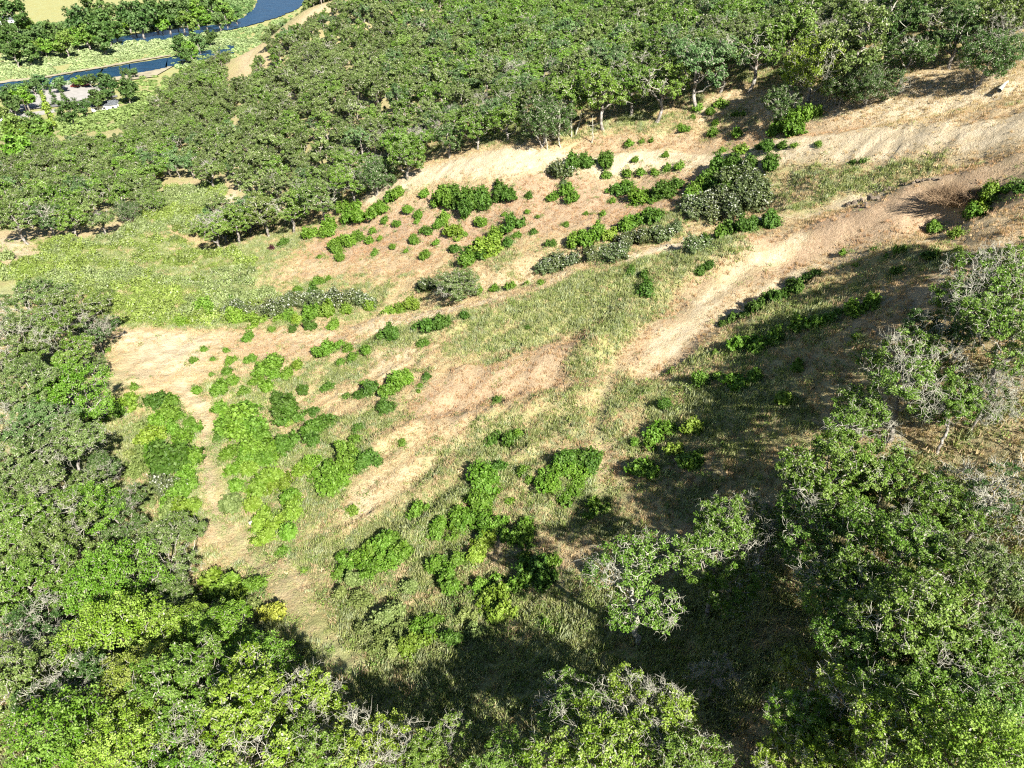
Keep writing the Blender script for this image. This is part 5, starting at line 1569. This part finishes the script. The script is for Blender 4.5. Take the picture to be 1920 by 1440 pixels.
DRY = np.array([(0.53, 0.40, 0.19), (0.65, 0.52, 0.28), (0.54, 0.39, 0.20), (0.60, 0.48, 0.25)])
GRN = np.array([(0.29, 0.335, 0.10), (0.40, 0.42, 0.17), (0.25, 0.32, 0.08), (0.37, 0.42, 0.22)])
x, y, z = spread_points(430000, -80, 90, 15, 140)
zz = zones_at(x, y, z)
nz = fbm(x * 0.55, y * 0.55, 140, 3)
nz2 = fbm(x * 0.16, y * 0.16, 150, 2)
dens = 0.34 + 0.5 * np.clip(zz[0], 0, 1) - 0.14 * np.clip(zz[1], 0, 1) - 0.12 * np.clip(zz[2], 0, 1) + 0.8 * (nz - 0.5)
path = np.ones(len(x))
for l, w in (([(345, 720), (385, 790), (400, 900), (415, 980), (460, 1040), (530, 1090), (590, 1180), (660, 1255)], 1.2), ([(1125, 930), (1122, 800), (1135, 740), (1155, 690)], 0.5), ([(200, 715), (255, 690), (330, 660)], 4.5), ([(720, 352), (850, 312), (1000, 300), (1300, 290), (1600, 268), (1920, 240)], 2.4), ([(1180, 485), (1330, 440), (1480, 405), (1600, 372), (1760, 338), (1920, 308)], 0.8), ([(1920, 345), (1720, 385), (1560, 432), (1440, 480), (1340, 545), (1240, 660)], 1.8)):
    path *= np.clip(seg_dist(x, y, poly_world(l, H)) / w - 0.4, 0.06, 1)
k = rng.uniform(size=len(x)) < np.clip(dens, 0.2, 1) * path
x, y, z = x[k], y[k], z[k]
g = zz[0][k] * 1.0 + 1.5 * (nz[k] - 0.5) + 0.7 * (nz2[k] - 0.5)
gm = np.clip((g - 0.42) / 0.6, 0, 1)
pick = (rng.uniform(size=len(x)) < gm)
ci = rng.integers(0, 4, len(x))
tint = np.where(pick[:, None], GRN[ci], DRY[ci] * (1 - 0.25 * zz[1][k][:, None] * np.array([0.2, 0.9, 1.2])))
tint = tint * rng.uniform(0.75, 1.2, (len(x), 1))
s = rng.uniform(0.6, 1.3, len(x)) * (0.75 + 0.5 * gm)
for nm, sel, lab, in (("dry_grass", ~pick, "tan dry grass tufts covering the open hillside"), ("green_grass", pick, "green grass tufts mixed through the dry hillside")):
    n = int(sel.sum())
    scatter(nm, np.stack([x, y, z], 1)[sel], np.stack([s, s, s * rng.uniform(0.7, 1.3, len(x))], 1)[sel],
            np.stack([rng.normal(0, 0.12, n), rng.normal(0, 0.12, n), rng.uniform(0, 6.28, n)], 1), rng.integers(0, 4, n), tint[sel], TUFTS, lab, "grass")

# weeds and brambles
HERBS = [herb(1), herb(2, 40, 0.6, 0.5), herb(3, 50, 0.45, 0.3), herb(4, 46, 0.6, 0.55, 0.15, 0.16), herb(5, 46, 0.55, 0.45, 0.15, 0.1)]
x, y, z = spread_points(42000, -80, 90, 15, 140)
zz = zones_at(x, y, z)
nz = fbm(x * 0.4, y * 0.4, 240, 3)
k = rng.uniform(size=len(x)) < np.clip((zz[0] - 0.42) * 1.1 + 2.4 * (nz - 0.52), 0, 0.8)
x, y, z, q = x[k], y[k], z[k], nz[k]
ax, ay, at_ = [], [], []
for sx, sy, ss in shrub_at:
    m_ = int(3 + 5 * ss)
    rr_ = ss * np.abs(rng.normal(0.95, 0.35, m_)); th_ = rng.uniform(0, 6.28, m_)
    ax.append(sx + rr_ * np.cos(th_)); ay.append(sy + rr_ * np.sin(th_))
ax = np.concatenate(ax); ay = np.concatenate(ay)
x = np.concatenate([x, ax]); y = np.concatenate([y, ay]); z = np.concatenate([z, Hg(ax, ay)])
HG = np.array([(0.14, 0.24, 0.03), (0.20, 0.29, 0.05), (0.24, 0.30, 0.10), (0.13, 0.22, 0.05)])
n = len(x)
hs = rng.uniform(0.5, 1.15, n)
scatter("weeds", np.stack([x, y, z], 1), np.stack([hs, hs, hs * rng.uniform(0.6, 1.2, n)], 1), np.stack([np.zeros(n), np.zeros(n), rng.uniform(0, 6.28, n)], 1),
        rng.integers(0, 3, n), HG[rng.integers(0, 4, n)] * rng.uniform(0.75, 1.25, (n, 1)), HERBS[:3] + HERBS[:2], "low green weeds growing through the grass", "weeds")

mead = [tuple(march(a, b, H)[0][:2]) for a, b in [(0, 455), (120, 448), (220, 440), (320, 350), (400, 345), (430, 355), (380, 420), (360, 470), (420, 470), (480, 490), (470, 530), (540, 560), (420, 605), (300, 615), (200, 612), (150, 560), (60, 540), (0, 520), (-120, 560), (-120, 470)]]
P = np.array(mead); lo, hi = P.min(0), P.max(0)
n = 95000
x = rng.uniform(lo[0], hi[0], n); y = rng.uniform(lo[1], hi[1], n)
k = in_poly(x, y, mead); x, y = x[k], y[k]
z = Hq(x, y)
a = fbm(x * 0.07, y * 0.11, 330, 3); b = fbm(x * 0.35, y * 0.5, 340, 2)
zz = zones_at(x, y, z)
k = in_view(x, y, z) & (rng.uniform(size=len(x)) < np.clip(0.25 + 1.6 * (a - 0.42) + 1.0 * (b - 0.45) - 0.9 * np.clip(zz[2], 0, 1), 0.03, 0.95))
x, y, z, a, b = x[k], y[k], z[k], a[k], b[k]
n = len(x)
hs = rng.uniform(0.65, 1.2, n) * (0.6 + 0.9 * b)
fl_ = fbm(x * 0.05 + 9, y * 0.12, 360, 2) + rng.normal(0, 0.12, n) > 0.5
mt = np.where(fl_[:, None], np.array([(0.22, 0.30, 0.085)]), np.array([(0.21, 0.31, 0.04)])) * rng.uniform(0.75, 1.25, (n, 1)) * (0.85 + 0.3 * a[:, None])
# taller mounds among them
nm_ = 900
mi = rng.choice(n, nm_, p=(np.clip(b - 0.4, 0.02, 1) / np.clip(b - 0.4, 0.02, 1).sum()))
x = np.concatenate([x, x[mi]]); y = np.concatenate([y, y[mi]]); z = np.concatenate([z, z[mi] - 0.1])
hs = np.concatenate([hs, rng.uniform(0.7, 1.6, nm_)]); mt = np.concatenate([mt, mt[mi] * 0.8]); mk = np.concatenate([np.where(fl_, rng.integers(3, 5, n), rng.integers(0, 3, n)), rng.integers(5, 7, nm_)])
n = len(x)
MOUNDS = []
for q in (shrub(631, n=1000, leaf=0.2, flower=0.08, ht=0.8), shrub(632, n=1000, leaf=0.2, flower=0.14, ht=0.7)):
    q.materials.clear(); q.materials.append(M_BRAMBLE); MOUNDS.append(q)
scatter("bramble_undergrowth", np.stack([x, y, z], 1), np.stack([hs, hs, hs * rng.uniform(0.8, 1.7, n)], 1), np.stack([np.zeros(n), np.zeros(n), rng.uniform(0, 6.28, n)], 1),
        mk, mt, HERBS + MOUNDS, "pale flowering brambles and ferns covering the left meadow", "brambles")
